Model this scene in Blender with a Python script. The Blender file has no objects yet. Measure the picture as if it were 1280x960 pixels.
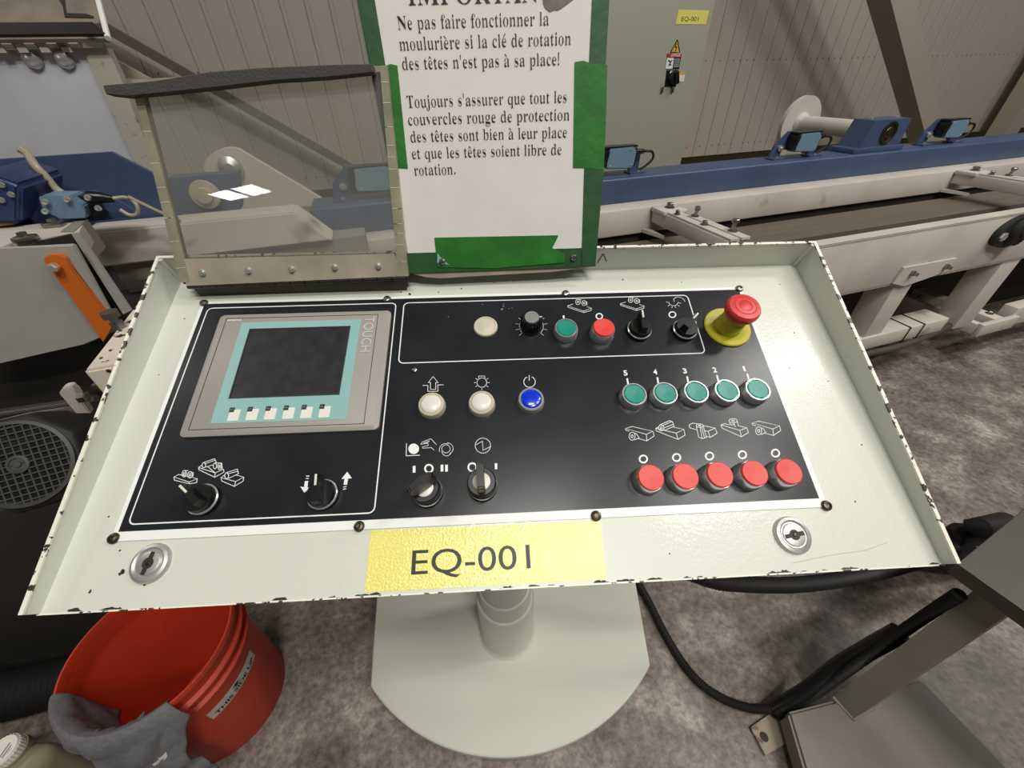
import bpy, bmesh, math, random, json
from math import sin, cos, pi, radians
from mathutils import Vector, Matrix

# ------------------------------------------------------------------ camera, world, lamps
SC = bpy.context.scene
COL = SC.collection
FPX = 494.88
EYE = Vector((0, 0, 1.30))
CR = Matrix(((0.99881, 0.04373, -0.02147), (-0.04391, 0.61738, -0.78544), (-0.02109, 0.78545, 0.61857)))
cam_d = bpy.data.cameras.new('camera'); cam = bpy.data.objects.new('camera', cam_d); COL.objects.link(cam)
cam_d.sensor_width = 36; cam_d.lens = FPX * 36 / 1280; cam_d.clip_start = 0.02; cam_d.clip_end = 60
cam.matrix_world = Matrix.Translation(EYE) @ CR.to_4x4()
SC.camera = cam
SC.view_settings.view_transform = 'Standard'; SC.view_settings.look = 'None'
SC.view_settings.gamma = 1; SC.view_settings.use_curve_mapping = False
SC.view_settings.exposure = -0.16
wd = bpy.data.worlds.new('hall'); SC.world = wd; wd.use_nodes = True
wd.node_tree.nodes['Background'].inputs[0].default_value = (0.92, 0.95, 1.0, 1)
wd.node_tree.nodes['Background'].inputs[1].default_value = 0.05
YAW = 0.2704                                    # the conveyor line and the hall wall run at this angle
CONV = Matrix.Rotation(YAW, 4, 'Z')
def lamp(x, y, z, sx, sy, power, yaw=YAW, col=(1, 0.97, 0.925)):
    l = bpy.data.lights.new('ceiling_or_fill_lamp', 'AREA'); l.shape = 'RECTANGLE'; l.size = sx; l.size_y = sy
    l.energy = power; l.color = col
    o = bpy.data.objects.new('ceiling_or_fill_lamp', l); COL.objects.link(o)
    o.location = (x, y, z); o.rotation_euler = (0, 0, yaw)
lamp(-7.05, -10.86, 5.0, 0.74, 0.62, 60, yaw=0.40)
lamp(-6.23, -10.52, 5.0, 0.74, 0.62, 60, yaw=0.40)
lamp(0.34, -1.18, 5.0, 1.2, 0.36, 75)
lamp(2.5, -0.75, 5.0, 1.2, 0.42, 75)
lamp(1.8, -4.0, 7.5, 1.6, 0.5, 270)  # added high front fill that brightens the notice paper, no known fixture
lamp(3.3, 0.6, 5.0, 1.2, 0.42, 85)
lamp(5.4, 1.2, 4.8, 1.2, 0.42, 60)
lamp(-4.6, 1.2, 5.0, 1.2, 0.42, 60)

# ------------------------------------------------------------------ helpers
Z0 = Matrix.Identity(4)
PR = Matrix(((0.999837, 0.0, 0.018075), (0.007605, 0.907179, -0.420675), (-0.016398, 0.420744, 0.907031)))
PAN = Matrix.Translation((-0.35068, 0.46203, 1.06331)) @ PR.to_4x4()      # sloped face of the console
def T(x, y=0, z=0): return Matrix.Translation((x, y, z))
def RZ(a): return Matrix.Rotation(a, 4, 'Z')
def RX(a): return Matrix.Rotation(a, 4, 'X')
def RY(a): return Matrix.Rotation(a, 4, 'Y')
CS, CN = Vector((cos(YAW), sin(YAW), 0)), Vector((-sin(YAW), cos(YAW), 0))
def ray(px, py): return CR @ Vector(((px - 640) / FPX, -(py - 480) / FPX, -1))
def sn(P): return Vector((P.dot(CS), P.dot(CN), P.z))
def on_n(px, py, n):          # photo point -> hall coordinates (along line, away, up) on the upright plane 'n' metres away
    d = ray(px, py); return sn(EYE + d * (n / d.dot(CN)))
def on_z(px, py, z):          # photo point -> world point at height z
    d = ray(px, py); return EYE + d * ((z - EYE.z) / d.z)
def lin(c):
    c /= 255.0
    return c / 12.92 if c <= 0.04045 else ((c + 0.055) / 1.055) ** 2.4

def mat(name, rgb, rough=0.5, metal=0.0, spots=None, bump=0.0, bscale=60, coat=0.0, spec=0.5, scale=8.0, var=0.0, stretch=None, emit=0):
    """plain procedural paint / metal / plastic; spots=(rgb, scale, threshold, softness); var = cloudy value variation"""
    m = bpy.data.materials.new(name); m.use_nodes = True
    nt = m.node_tree; b = nt.nodes['Principled BSDF']
    c = tuple(lin(v) for v in rgb) + (1,)
    b.inputs['Base Color'].default_value = c
    b.inputs['Roughness'].default_value = rough; b.inputs['Metallic'].default_value = metal
    b.inputs['Specular IOR Level'].default_value = spec; b.inputs['Coat Weight'].default_value = coat
    tc = nt.nodes.new('ShaderNodeTexCoord'); vec = tc.outputs['Object']
    if stretch:
        mp = nt.nodes.new('ShaderNodeMapping'); mp.inputs['Scale'].default_value = stretch
        nt.links.new(vec, mp.inputs['Vector']); vec = mp.outputs['Vector']
    col = None
    def noise(s, det=5):
        n = nt.nodes.new('ShaderNodeTexNoise'); n.inputs['Scale'].default_value = s; n.inputs['Detail'].default_value = det
        nt.links.new(vec, n.inputs['Vector']); return n.outputs['Fac']
    if var:
        r = nt.nodes.new('ShaderNodeValToRGB'); nt.links.new(noise(scale), r.inputs['Fac'])
        r.color_ramp.elements[0].position = 0.3; r.color_ramp.elements[1].position = 0.7
        r.color_ramp.elements[0].color = tuple(v * (1 - var) for v in c[:3]) + (1,)
        r.color_ramp.elements[1].color = tuple(min(1, v * (1 + var)) for v in c[:3]) + (1,)
        col = r.outputs['Color']
    if spots:
        r = nt.nodes.new('ShaderNodeValToRGB'); nt.links.new(noise(spots[1], 3), r.inputs['Fac'])
        r.color_ramp.elements[0].position = spots[2]; r.color_ramp.elements[1].position = spots[2] + spots[3]
        r.color_ramp.elements[0].color = (0, 0, 0, 1); r.color_ramp.elements[1].color = (1, 1, 1, 1)
        mx = nt.nodes.new('ShaderNodeMix'); mx.data_type = 'RGBA'
        nt.links.new(r.outputs['Color'], mx.inputs['Factor'])
        if col: nt.links.new(col, mx.inputs['A'])
        else: mx.inputs['A'].default_value = c
        mx.inputs['B'].default_value = tuple(lin(v) for v in spots[0]) + (1,)
        col = mx.outputs['Result']
    if col: nt.links.new(col, b.inputs['Base Color'])
    if bump:
        bp = nt.nodes.new('ShaderNodeBump'); bp.inputs['Strength'].default_value = bump; bp.inputs['Distance'].default_value = 0.002
        nt.links.new(noise(bscale, 4), bp.inputs['Height']); nt.links.new(bp.outputs['Normal'], b.inputs['Normal']); nt.links.new(bp.outputs['Normal'], b.inputs['Coat Normal'])
    return m

class MB:
    """collects shapes in one bmesh; T is applied to whatever is added"""
    def __init__(s): s.bm = bmesh.new()
    def faces(s, pts, fs, M=None):
        vs = [s.bm.verts.new((M @ Vector(p)) if M else Vector(p)) for p in pts]
        for f in fs:
            try: s.bm.faces.new([vs[i] for i in f])
            except ValueError: pass
        return vs
    def box(s, lo, hi, M=None, bev=0.0, seg=2):
        (a, b, c), (d, e, f) = lo, hi
        vs = s.faces([(a, b, c), (d, b, c), (d, e, c), (a, e, c), (a, b, f), (d, b, f), (d, e, f), (a, e, f)],
                [(3, 2, 1, 0), (4, 5, 6, 7), (0, 1, 5, 4), (1, 2, 6, 5), (2, 3, 7, 6), (3, 0, 4, 7)], M)
        if bev:
            es = list({e for v in vs for e in v.link_edges})
            bmesh.ops.bevel(s.bm, geom=es, offset=bev, segments=seg, affect='EDGES', profile=0.5)
        return s
    def prism(s, pts, vec, M=None):
        """closed outline (3D, planar) pushed along vec"""
        n = len(pts); pts = [Vector(p) for p in pts]; vec = Vector(vec)
        nrm = Vector()
        for i in range(n): nrm += (pts[i] - pts[0]).cross(pts[(i + 1) % n] - pts[0])
        if nrm.dot(vec) > 0: pts = pts[::-1]
        s.faces(pts + [p + vec for p in pts], [tuple(range(n)), tuple(range(2 * n - 1, n - 1, -1))] +
                [((i + 1) % n, i, n + i, n + (i + 1) % n) for i in range(n)], M)
        return s
    def plate(s, xy, z0, z1, M=None): return s.prism([(x, y, z0) for x, y in xy], (0, 0, z1 - z0), M)
    def lathe(s, prof, M=None, seg=40, cap=True, sx=1, sy=1):
        n = len(prof); pts = [(r * cos(2 * pi * k / seg) * sx, r * sin(2 * pi * k / seg) * sy, z) for k in range(seg) for r, z in prof]
        fs = []
        for k in range(seg):
            a, b = k * n, ((k + 1) % seg) * n
            for i in range(n - 1): fs.append((a + i, b + i, b + i + 1, a + i + 1))
        if cap:
            if prof[-1][0] > 1e-5: fs.append(tuple(k * n + n - 1 for k in range(seg)))
            if prof[0][0] > 1e-5: fs.append(tuple(k * n for k in range(seg - 1, -1, -1)))
        s.faces(pts, fs, M); return s
    def tube(s, pts, r, seg=10, M=None, smooth=0, rings=None, amp=0.0):
        P = [Vector(p) for p in pts]
        for _ in range(smooth):
            Q = [P[0]]
            for a, b in zip(P, P[1:]): Q += [a * .75 + b * .25, a * .25 + b * .75]
            P = Q + [P[-1]]
        if rings:                                   # resample evenly, ribbed hose
            L = [0]
            for a, b in zip(P, P[1:]): L.append(L[-1] + (b - a).length)
            m = max(4, int(L[-1] / rings) * 2); Q = []; j = 0
            for k in range(m + 1):
                d = L[-1] * k / m
                while j < len(P) - 2 and L[j + 1] < d: j += 1
                Q.append(P[j].lerp(P[j + 1], (d - L[j]) / max(1e-9, L[j + 1] - L[j])))
            P = Q
        up = Vector((0, 0, 1)); t = (P[1] - P[0]).normalized()
        x = t.cross(up); x = x.normalized() if x.length > 1e-3 else Vector((1, 0, 0))
        out = []
        for i, p in enumerate(P):
            t = (P[min(i + 1, len(P) - 1)] - P[max(i - 1, 0)]).normalized()
            x = (x - t * x.dot(t)).normalized(); y = t.cross(x)
            rr = r[i] if isinstance(r, list) else r
            if rings: rr += amp * (1 if i % 2 else -1)
            out += [p + (x * cos(2 * pi * k / seg) + y * sin(2 * pi * k / seg)) * rr for k in range(seg)]
        fs = [(i * seg + k, i * seg + (k + 1) % seg, (i + 1) * seg + (k + 1) % seg, (i + 1) * seg + k) for i in range(len(P) - 1) for k in range(seg)]
        fs += [tuple(range(seg - 1, -1, -1)), tuple((len(P) - 1) * seg + k for k in range(seg))]
        s.faces(out, fs, M); return s
    def ribbon(s, pts, w, z=0.0, M=None, th=0.0003):
        """flat printed line of width w along 2D points, th thick"""
        P = [Vector((a, b)) for a, b in pts]; closed = len(P) > 2 and (P[0] - P[-1]).length < 1e-5
        if closed: P = P[:-1]
        n = len(P); L, R = [], []
        for i in range(n):
            a = P[(i - 1) % n] if closed or i else P[i]; b = P[(i + 1) % n] if closed or i < n - 1 else P[i]
            d1 = (P[i] - a); d2 = (b - P[i])
            d1 = d1.normalized() if d1.length > 1e-9 else d2.normalized(); d2 = d2.normalized() if d2.length > 1e-9 else d1
            n1 = Vector((-d1.y, d1.x)); n2 = Vector((-d2.y, d2.x)); m = n1 + n2
            m = m.normalized() if m.length > 1e-6 else n1
            k = min(1.6, 1 / max(0.3, m.dot(n1)))
            L.append(P[i] + m * w / 2 * k); R.append(P[i] - m * w / 2 * k)
        for i in range(n if closed else n - 1):
            j = (i + 1) % n
            q = [L[i], R[i], R[j], L[j]]
            s.faces([(v.x, v.y, z) for v in q] + [(v.x, v.y, z + th) for v in q],
                    [(4, 5, 6, 7), (0, 1, 5, 4), (2, 3, 7, 6), (3, 2, 1, 0)], M)
        return s
    def mesh(s, me, M):
        k = len(s.bm.verts); s.bm.from_mesh(me); s.bm.verts.ensure_lookup_table()
        for v in s.bm.verts[k:]: v.co = M @ v.co
        return s

WM = {}
def link(o, parent, mw):
    COL.objects.link(o); WM[o.name] = mw.copy()
    if parent is not None:
        o.parent = parent; o.matrix_parent_inverse = Z0; o.matrix_basis = WM[parent.name].inverted() @ mw
    else: o.matrix_basis = mw
    return o
def thing(name, label, cat, at=(0, 0, 0), frame=Z0, group=None):
    o = bpy.data.objects.new(name, None); o.empty_display_size = 0.05
    link(o, None, frame @ T(*at)); return tag(o, label, cat, group)
def tag(o, label=None, cat=None, group=None, kind=None):
    if label: o['label'] = label
    if cat: o['category'] = cat
    if group: o['group'] = group
    if kind: o['kind'] = kind
    return o
def part(name, mb, m, parent=None, frame=Z0, at=None, label=None, sharp=0.55, keep=False):
    """mesh given in 'frame' coordinates; its origin goes to 'at' (default: middle of its base)"""
    bm = mb.bm
    if not keep:
        if at is None:
            xs = [v.co for v in bm.verts]
            at = Vector([(min(c[i] for c in xs) + max(c[i] for c in xs)) / 2 for i in range(2)] + [min(c[2] for c in xs)])
        at = Vector(at)
        for v in bm.verts: v.co -= at
    else: at = Vector((0, 0, 0))
    bmesh.ops.recalc_face_normals(bm, faces=bm.faces[:])
    me = bpy.data.meshes.new(name); bm.to_mesh(me); bm.free()
    for p in me.polygons: p.use_smooth = True
    me.set_sharp_from_angle(angle=sharp)
    me.materials.append(m)
    o = bpy.data.objects.new(name, me)
    link(o, parent, frame @ T(*at))
    if label: o['label'] = label
    return o
def copy_tree(o, parent, mw):
    c = o.copy(); link(c, parent, mw)
    for k in ('label',):
        if k in c and parent is None: del c[k]
    for ch in list(o.children):
        copy_tree(ch, c, mw @ ch.matrix_basis)
    return c
def curve_mesh(cu):
    o = bpy.data.objects.new('t', cu); COL.objects.link(o)
    dg = bpy.context.evaluated_depsgraph_get(); dg.update()
    me = bpy.data.meshes.new_from_object(o.evaluated_get(dg)); bpy.data.objects.remove(o); return me
def text_mesh(body, bold=0.0, space=1.0):
    cu = bpy.data.curves.new('t', 'FONT'); cu.body = body; cu.size = 1; cu.offset = bold; cu.space_character = space; cu.resolution_u = 4
    me = curve_mesh(cu)
    return me
def lettering(mb, body, x0, y0, w, h, M, ang=0.0, bold=0.0, me=None, shear=0.0, space=1.0):
    """letters of 'body' fitted into a box w x h whose lower left corner is (x0, y0)"""
    me = me or text_mesh(body, bold, space)
    xs = [v.co.x for v in me.vertices]; ys = [v.co.y for v in me.vertices]
    ax, bx, ay, by = min(xs), max(xs), min(ys), max(ys)
    sx = w / (bx - ax); sy = h / (by - ay)
    mb.mesh(me, M @ T(x0, y0) @ RZ(ang) @ Matrix(((sx, shear, 0, 0), (0, sy, 0, 0), (0, 0, 1, 0), (0, 0, 0, 1))) @ T(-ax, -ay))
    return mb
def disc(r, n=24): return [(r * cos(2 * pi * k / n), r * sin(2 * pi * k / n)) for k in range(n)]
def rrect(x0, y0, x1, y1, r, n=5):
    out = []
    for cx, cy, a in ((x1 - r, y0 + r, -90), (x1 - r, y1 - r, 0), (x0 + r, y1 - r, 90), (x0 + r, y0 + r, 180)):
        out += [(cx + r * cos(radians(a + 90 * k / n)), cy + r * sin(radians(a + 90 * k / n))) for k in range(n + 1)]
    return out
def arcq(pts, r, n=5):
    """round the corners of a 2D outline"""
    out = []; m = len(pts); V = [Vector(p) for p in pts]
    for i in range(m):
        a, b, c = V[i - 1], V[i], V[(i + 1) % m]
        u = (a - b).normalized() * r; w = (c - b).normalized() * r
        for k in range(n + 1):
            t = k / n; out.append(tuple((b + u) * (1 - t) ** 2 + b * 2 * t * (1 - t) + (b + w) * t ** 2))
    return out

# ------------------------------------------------------------------ materials
M = {}
M['tray'] = mat('pale green enamel', (208, 211, 196), 0.34, bump=0.10, bscale=300, coat=0.2)
M['base'] = mat('pale green enamel, scuffed', (196, 198, 182), 0.5, bump=0.08, bscale=200)
M['rim'] = mat('worn paint rim', (232, 230, 212), 0.4, spots=((58, 52, 44), 120, 0.575, 0.02))
M['chip'] = mat('bare dark steel chip', (40, 36, 30), 0.6)
M['white_edge'] = mat('white laminate edge', (235, 236, 232), 0.4)
M['panel'] = mat('black laminate', (33, 35, 38), 0.27, var=0.25, scale=14, bump=0.03, bscale=40, spec=0.3)
M['print'] = mat('white print', (232, 234, 230), 0.5)
M['print_light'] = mat('pale grey print', (186, 183, 176), 0.5)
M['print_faint'] = mat('grey worn print', (150, 150, 146), 0.5)
M['hmi'] = mat('warm grey moulded plastic', (150, 145, 138), 0.45, bump=0.06, bscale=400)
M['groove'] = mat('dark groove', (45, 44, 44), 0.6)
M['teal_film'] = mat('pale teal film', (140, 182, 178), 0.35)
M['screen'] = mat('dark dusty screen', (44, 42, 44), 0.34, var=0.35, scale=55, spec=0.5)
M['key_white'] = mat('white key film', (226, 222, 214), 0.4)
M['key_dark'] = mat('dark key mark', (36, 40, 44), 0.4)
M['chrome'] = mat('chrome', (208, 208, 205), 0.24, 0.72)
M['steel'] = mat('worn zinc steel', (150, 148, 142), 0.34, 1.0, bump=0.1, bscale=120)
M['dark_steel'] = mat('dark screw steel', (92, 84, 72), 0.4, 1.0)
M['black'] = mat('black plastic', (18, 18, 18), 0.32)
M['grille'] = mat('dark grey grille', (66, 66, 64), 0.5)
M['black_matt'] = mat('matt black rubber', (22, 22, 21), 0.62)
M['green_cap'] = mat('teal green cap', (14, 134, 118), 0.38)
M['red_cap'] = mat('red cap', (220, 62, 54), 0.45)
M['blue_cap'] = mat('blue lens', (10, 50, 205), 0.22, coat=0.5)
M['cream_cap'] = mat('cream white lens', (222, 216, 204), 0.35, coat=0.2)
M['plug'] = mat('beige plug', (196, 188, 168), 0.45)
M['grey_ring'] = mat('grey plastic ring', (150, 150, 142), 0.4)
M['stop_red'] = mat('stop red', (212, 60, 58), 0.42)
M['stop_yellow'] = mat('stop yellow', (184, 176, 40), 0.45)
M['label_yellow'] = mat('yellow label film', (234, 224, 118), 0.22, bump=0.30, bscale=420, coat=0.5)
M['ink'] = mat('black ink', (28, 28, 26), 0.45)
M['paper'] = mat('white paper', (232, 227, 219), 0.7, var=0.03, scale=20)
M['tape'] = mat('green masking tape', (34, 112, 34), 0.55, var=0.25, scale=25, bump=0.3, bscale=80)
M['tape_under'] = mat('darker layered green tape', (40, 84, 40), 0.55, var=0.2, scale=25, bump=0.3, bscale=80)
M['foam'] = mat('grey foam strip', (72, 70, 68), 0.9, bump=0.5, bscale=350)
M['hinge_plate'] = mat('stained clear strip', (168, 158, 138), 0.35, var=0.2, scale=18)
M['edge_tape'] = mat('yellowed strip', (150, 146, 120), 0.4, var=0.25, scale=30)
M['hinge'] = mat('dark hinge steel', (66, 62, 56), 0.4, 0.7)
M['white_paint'] = mat('dirty white machine paint', (196, 188, 177), 0.45, var=0.10, scale=5, spots=((150, 138, 122), 7, 0.66, 0.1))
M['chipped_white'] = mat('chipped cream paint', (216, 204, 188), 0.5, spots=((48, 40, 34), 42, 0.60, 0.02))
M['grey_sheet'] = mat('grey painted sheet', (164, 162, 156), 0.5, var=0.06, scale=10)
M['lid'] = mat('grimy brown lid inside', (128, 116, 102), 0.6, var=0.25, scale=14, spots=((58, 52, 46), 11, 0.62, 0.04))
M['satin'] = mat('satin nickel', (196, 195, 192), 0.42, 0.75, bump=0.1, bscale=200)
M['dark_gap'] = mat('dark machine interior and shade', (40, 36, 32), 0.7)  # also colours the added panel that stands in for shade
M['blue_paint'] = mat('blue machine paint', (64, 78, 108), 0.42, var=0.12, scale=9)
M['deep_blue'] = mat('deep blue motor paint', (40, 52, 92), 0.4, var=0.15, scale=9)
M['sensor_blue'] = mat('light blue sensor housing', (104, 132, 150), 0.4)
M['belt'] = mat('worn brown belt', (98, 88, 76), 0.6, var=0.16, scale=6, stretch=(0.4, 14, 1))
M['brushed'] = mat('brushed steel sheet', (196, 196, 201), 0.40, 0.10, var=0.20, scale=3.2, bump=0.05, bscale=90)
M['corner'] = mat('stained cream angle', (176, 172, 156), 0.5, spots=((96, 84, 66), 26, 0.62, 0.08))
M['orange'] = mat('scuffed orange paint', (204, 104, 26), 0.42, spots=((84, 48, 24), 30, 0.64, 0.05))
M['wall'] = mat('beige wall cladding', (166, 158, 144), 0.6, bump=0.04, bscale=300)
M['seam'] = mat('dark seam', (112, 104, 92), 0.7)
M['concrete_wall'] = mat('bare concrete plinth', (150, 142, 124), 0.8, var=0.12, scale=5)
M['cabinet'] = mat('grey green cabinet paint', (164, 163, 146), 0.5, bump=0.03, bscale=250)
M['brace'] = mat('grey beige steel column', (158, 150, 134), 0.55)
M['bar'] = mat('dark olive bar', (92, 86, 72), 0.6)
M['stand'] = mat('grey stand paint', (134, 128, 118), 0.5, var=0.08, scale=12)
M['stand_dark'] = mat('dark grey beam paint', (66, 62, 56), 0.5, var=0.1, scale=14)
M['rust'] = mat('rusty flange', (158, 146, 124), 0.6, spots=((104, 66, 36), 34, 0.55, 0.1))
M['bucket'] = mat('orange red bucket plastic', (182, 52, 24), 0.55, var=0.06, scale=14)
M['cloth'] = mat('heather grey cloth', (112, 112, 114), 0.95, var=0.15, scale=90, bump=0.5, bscale=500)
M['cloth_white'] = mat('white printed mark', (225, 225, 225), 0.7)
M['sticker'] = mat('grey sticker', (176, 174, 160), 0.5)
M['jug'] = mat('olive grey jug plastic', (138, 132, 104), 0.42, var=0.06, scale=10)
M['cap_white'] = mat('white cap', (226, 222, 210), 0.4)
M['danger_red'] = mat('danger red', (196, 44, 40), 0.5)
M['warn_yellow'] = mat('warning yellow', (226, 178, 40), 0.5)
M['brown_stain'] = mat('burnt torn patch', (120, 112, 102), 0.8, var=0.3, scale=60)
# floor: mottled trowelled concrete
def floor_mat():
    m = bpy.data.materials.new('mottled concrete'); m.use_nodes = True; nt = m.node_tree; b = nt.nodes['Principled BSDF']
    tc = nt.nodes.new('ShaderNodeTexCoord')
    def nz(s, d, dist=0.0):
        n = nt.nodes.new('ShaderNodeTexNoise'); n.inputs['Scale'].default_value = s; n.inputs['Detail'].default_value = d
        n.inputs['Distortion'].default_value = dist; n.inputs['Roughness'].default_value = 0.68
        nt.links.new(tc.outputs['Object'], n.inputs['Vector']); return n.outputs['Fac']
    r = nt.nodes.new('ShaderNodeValToRGB'); nt.links.new(nz(5.5, 11, 0.15), r.inputs['Fac'])
    cr = r.color_ramp; cr.elements[0].position = 0.30; cr.elements[1].position = 0.74
    cr.elements[0].color = (lin(84), lin(78), lin(72), 1); cr.elements[1].color = (lin(196), lin(183), lin(168), 1)
    e = cr.elements.new(0.52); e.color = (lin(132), lin(122), lin(112), 1)
    r2 = nt.nodes.new('ShaderNodeValToRGB'); nt.links.new(nz(55, 8, 0.2), r2.inputs['Fac'])
    r2.color_ramp.elements[0].position = 0.38; r2.color_ramp.elements[0].color = (0.5, 0.5, 0.5, 1)
    r2.color_ramp.elements[1].position = 0.68; r2.color_ramp.elements[1].color = (1.3, 1.3, 1.3, 1)
    mx = nt.nodes.new('ShaderNodeMix'); mx.data_type = 'RGBA'; mx.blend_type = 'MULTIPLY'; mx.inputs['Factor'].default_value = 0.9
    nt.links.new(r.outputs['Color'], mx.inputs['A']); nt.links.new(r2.outputs['Color'], mx.inputs['B'])
    nt.links.new(mx.outputs['Result'], b.inputs['Base Color']); b.inputs['Roughness'].default_value = 0.42
    bp = nt.nodes.new('ShaderNodeBump'); bp.inputs['Strength'].default_value = 0.25; bp.inputs['Distance'].default_value = 0.004
    nt.links.new(nz(30, 6), bp.inputs['Height']); nt.links.new(bp.outputs['Normal'], b.inputs['Normal'])
    return m
M['floor'] = floor_mat()
def plexi_mat(name, haze, tint):
    m = bpy.data.materials.new(name); m.use_nodes = True; nt = m.node_tree; nt.nodes.remove(nt.nodes['Principled BSDF'])
    out = nt.nodes['Material Output']
    tr = nt.nodes.new('ShaderNodeBsdfTransparent'); tr.inputs[0].default_value = tint + (1,)
    gl = nt.nodes.new('ShaderNodeBsdfGlossy'); gl.inputs['Roughness'].default_value = 0.008
    df = nt.nodes.new('ShaderNodeBsdfDiffuse'); df.inputs[0].default_value = (0.75, 0.74, 0.68, 1)
    tc = nt.nodes.new('ShaderNodeTexCoord'); n = nt.nodes.new('ShaderNodeTexNoise'); n.inputs['Scale'].default_value = 9; n.inputs['Detail'].default_value = 6
    nt.links.new(tc.outputs['Object'], n.inputs['Vector'])
    mr = nt.nodes.new('ShaderNodeMapRange'); mr.inputs['To Min'].default_value = haze * 0.4; mr.inputs['To Max'].default_value = haze * 1.8
    nt.links.new(n.outputs['Fac'], mr.inputs['Value'])
    m1 = nt.nodes.new('ShaderNodeMixShader'); nt.links.new(mr.outputs['Result'], m1.inputs[0])
    nt.links.new(tr.outputs[0], m1.inputs[1]); nt.links.new(df.outputs[0], m1.inputs[2])
    fr = nt.nodes.new('ShaderNodeFresnel'); fr.inputs[0].default_value = 1.35
    m2 = nt.nodes.new('ShaderNodeMixShader'); nt.links.new(fr.outputs[0], m2.inputs[0])
    nt.links.new(m1.outputs[0], m2.inputs[1]); nt.links.new(gl.outputs[0], m2.inputs[2])
    nt.links.new(m2.outputs[0], out.inputs[0]); return m
M['plexi'] = plexi_mat('clear scratched plastic', 0.10, (0.90, 0.91, 0.86))

# ------------------------------------------------------------------ the setting
mb = MB(); mb.box((-5, -4, -0.05), (14, 9, 0))
tag(part('floor', mb, M['floor'], at=(0, 0, 0)), kind='structure', label='mottled brown grey trowelled concrete floor')
# cladding with a real groove every 127 mm, ending above a set-back concrete plinth
WN = 3.2
mb = MB(); prof = []; s = -1.04 - 0.127 * 30
for k in range(110):
    prof += [(s - 0.0035, 0), (s - 0.0015, 0.006), (s + 0.0015, 0.006), (s + 0.0035, 0), (s + 0.020, 0), (s + 0.0225, 0.0022), (s + 0.025, 0)]; s += 0.127
pts = [(a, WN + d, z) for a, d in prof for z in (0.70, 3.4)]
mb.faces(pts, [(2 * i, 2 * i + 2, 2 * i + 3, 2 * i + 1) for i in range(len(prof) - 1)])
a0, a1 = prof[0][0], prof[-1][0]
mb.box((a0, WN + 0.009, 0.70), (a1, WN + 0.06, 3.4))
tag(part('wall_back', mb, M['wall'], frame=CONV, sharp=0.2), kind='structure', label='beige ribbed metal wall cladding')
mb = MB(); mb.box((a0, WN + 0.10, 0), (a1, WN + 0.25, 0.70))
tag(part('trim_1', mb, M['concrete_wall'], frame=CONV), kind='structure', label='concrete plinth below the cladding')
mb = MB()
for z in (1.336, 0.775):
    s = -2.0
    while s < 8:
        mb.lathe([(0.0055, 0), (0.004, 0.003), (0, 0.0035)], T(s, WN, z) @ RX(pi / 2), seg=8); s += 0.0635 if int(s * 7) % 3 else 0.127
tag(part('trim_2', mb, M['seam'], frame=CONV), kind='structure', label='rows of small screw heads on the wall cladding')

# leaning columns in front of the wall
def brace(name, n, a, b, w, d, label):
    """square tube from point a to point b (s, z) on plane n, w wide, d deep"""
    A, B = Vector((a[0], n, a[1])), Vector((b[0], n, b[1]))
    mb = MB(); u = (B - A).normalized(); v = Vector((0, 1, 0)); x = v.cross(u).normalized()
    P = [A - x * w / 2, A + x * w / 2, A + x * w / 2 + v * d, A - x * w / 2 + v * d]
    mb.prism(P, B - A)
    o = part(name, mb, M['brace'], frame=CONV, at=A); tag(o, label, 'steel brace'); return o
BN = 2.65
k = BN / 3.0
def up(z): return EYE.z + (z - EYE.z) * k
brace('steel_brace', BN, (6.41 * k, 0.0), (3.19 * k, up(2.35)), 0.142, 0.158, 'grey steel brace leaning left behind the right end of the blue beam')
brace('steel_column', 2.93, (6.26, 0.0), (6.26, 2.6), 0.20, 0.15, 'upright grey steel column at the right edge of the photo')
brace('steel_bar', 3.05, (0.27, 0.575), (-1.60, 1.875), 0.042, 0.04, 'thin dark diagonal bar behind the clear cover on the left')
bpy.data.objects['steel_bar'].data.materials[0] = M['bar']
# ------------------------------------------------------------------ electrical cabinet against the wall
CF = 2.80
cab = thing('electrical_cabinet', 'tall grey green electrical cabinet with yellow label and danger sticker against the wall', 'cabinet', (1.4, CF, 0), CONV)
mb = MB(); mb.box((0.62, CF, 0.0), (2.228, WN - 0.005, 2.3), bev=0.008); part('body', mb, M['cabinet'], cab, CONV)
def cabq(pts): return [on_n(x, y, CF) for x, y in pts]
def cabpoly(name, pts, m, par, th=0.002, off=0.0, label=None):
    P = [p - Vector((0, off, 0)) for p in cabq(pts)]
    return part(name, MB().prism(P, (0, -th, 0)), m, par, CONV, label=label)
def flat_frame(pts, off):      # frame on the cabinet front: x along, y up, from lower-left pixel corner
    p0, p1 = cabq(pts); p0 = p0 - Vector((0, off, 0)); return p0, (p1 - p0).x
lab = cabpoly('number_label', [(844.4, 30.4), (848.1, 12.1), (886.3, 13.1), (881.9, 30.6)], M['label_yellow'], cab, label='yellow number label reading EQ-001')
CFM = lambda x, y, off: CONV @ Matrix(((1, 0, 0, x), (0, 0, -1, CF - off), (0, 1, 0, y), (0, 0, 0, 1)))
p0, w = flat_frame([(851, 27.5), (872, 27)], 0)
mb = MB(); lettering(mb, 'EQ-001', 0, 0, w, 0.024, CFM(p0.x, p0.z, 0.0022) ); 
for v in mb.bm.verts: v.co = CONV.inverted() @ v.co
part('lettering', mb, M['ink'], lab, CONV)
tri = cabpoly('warning_triangle', [(838, 65.5), (846.5, 49.5), (849.5, 66)], M['warn_yellow'], cab, label='yellow high voltage triangle')
mb = MB()
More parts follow.
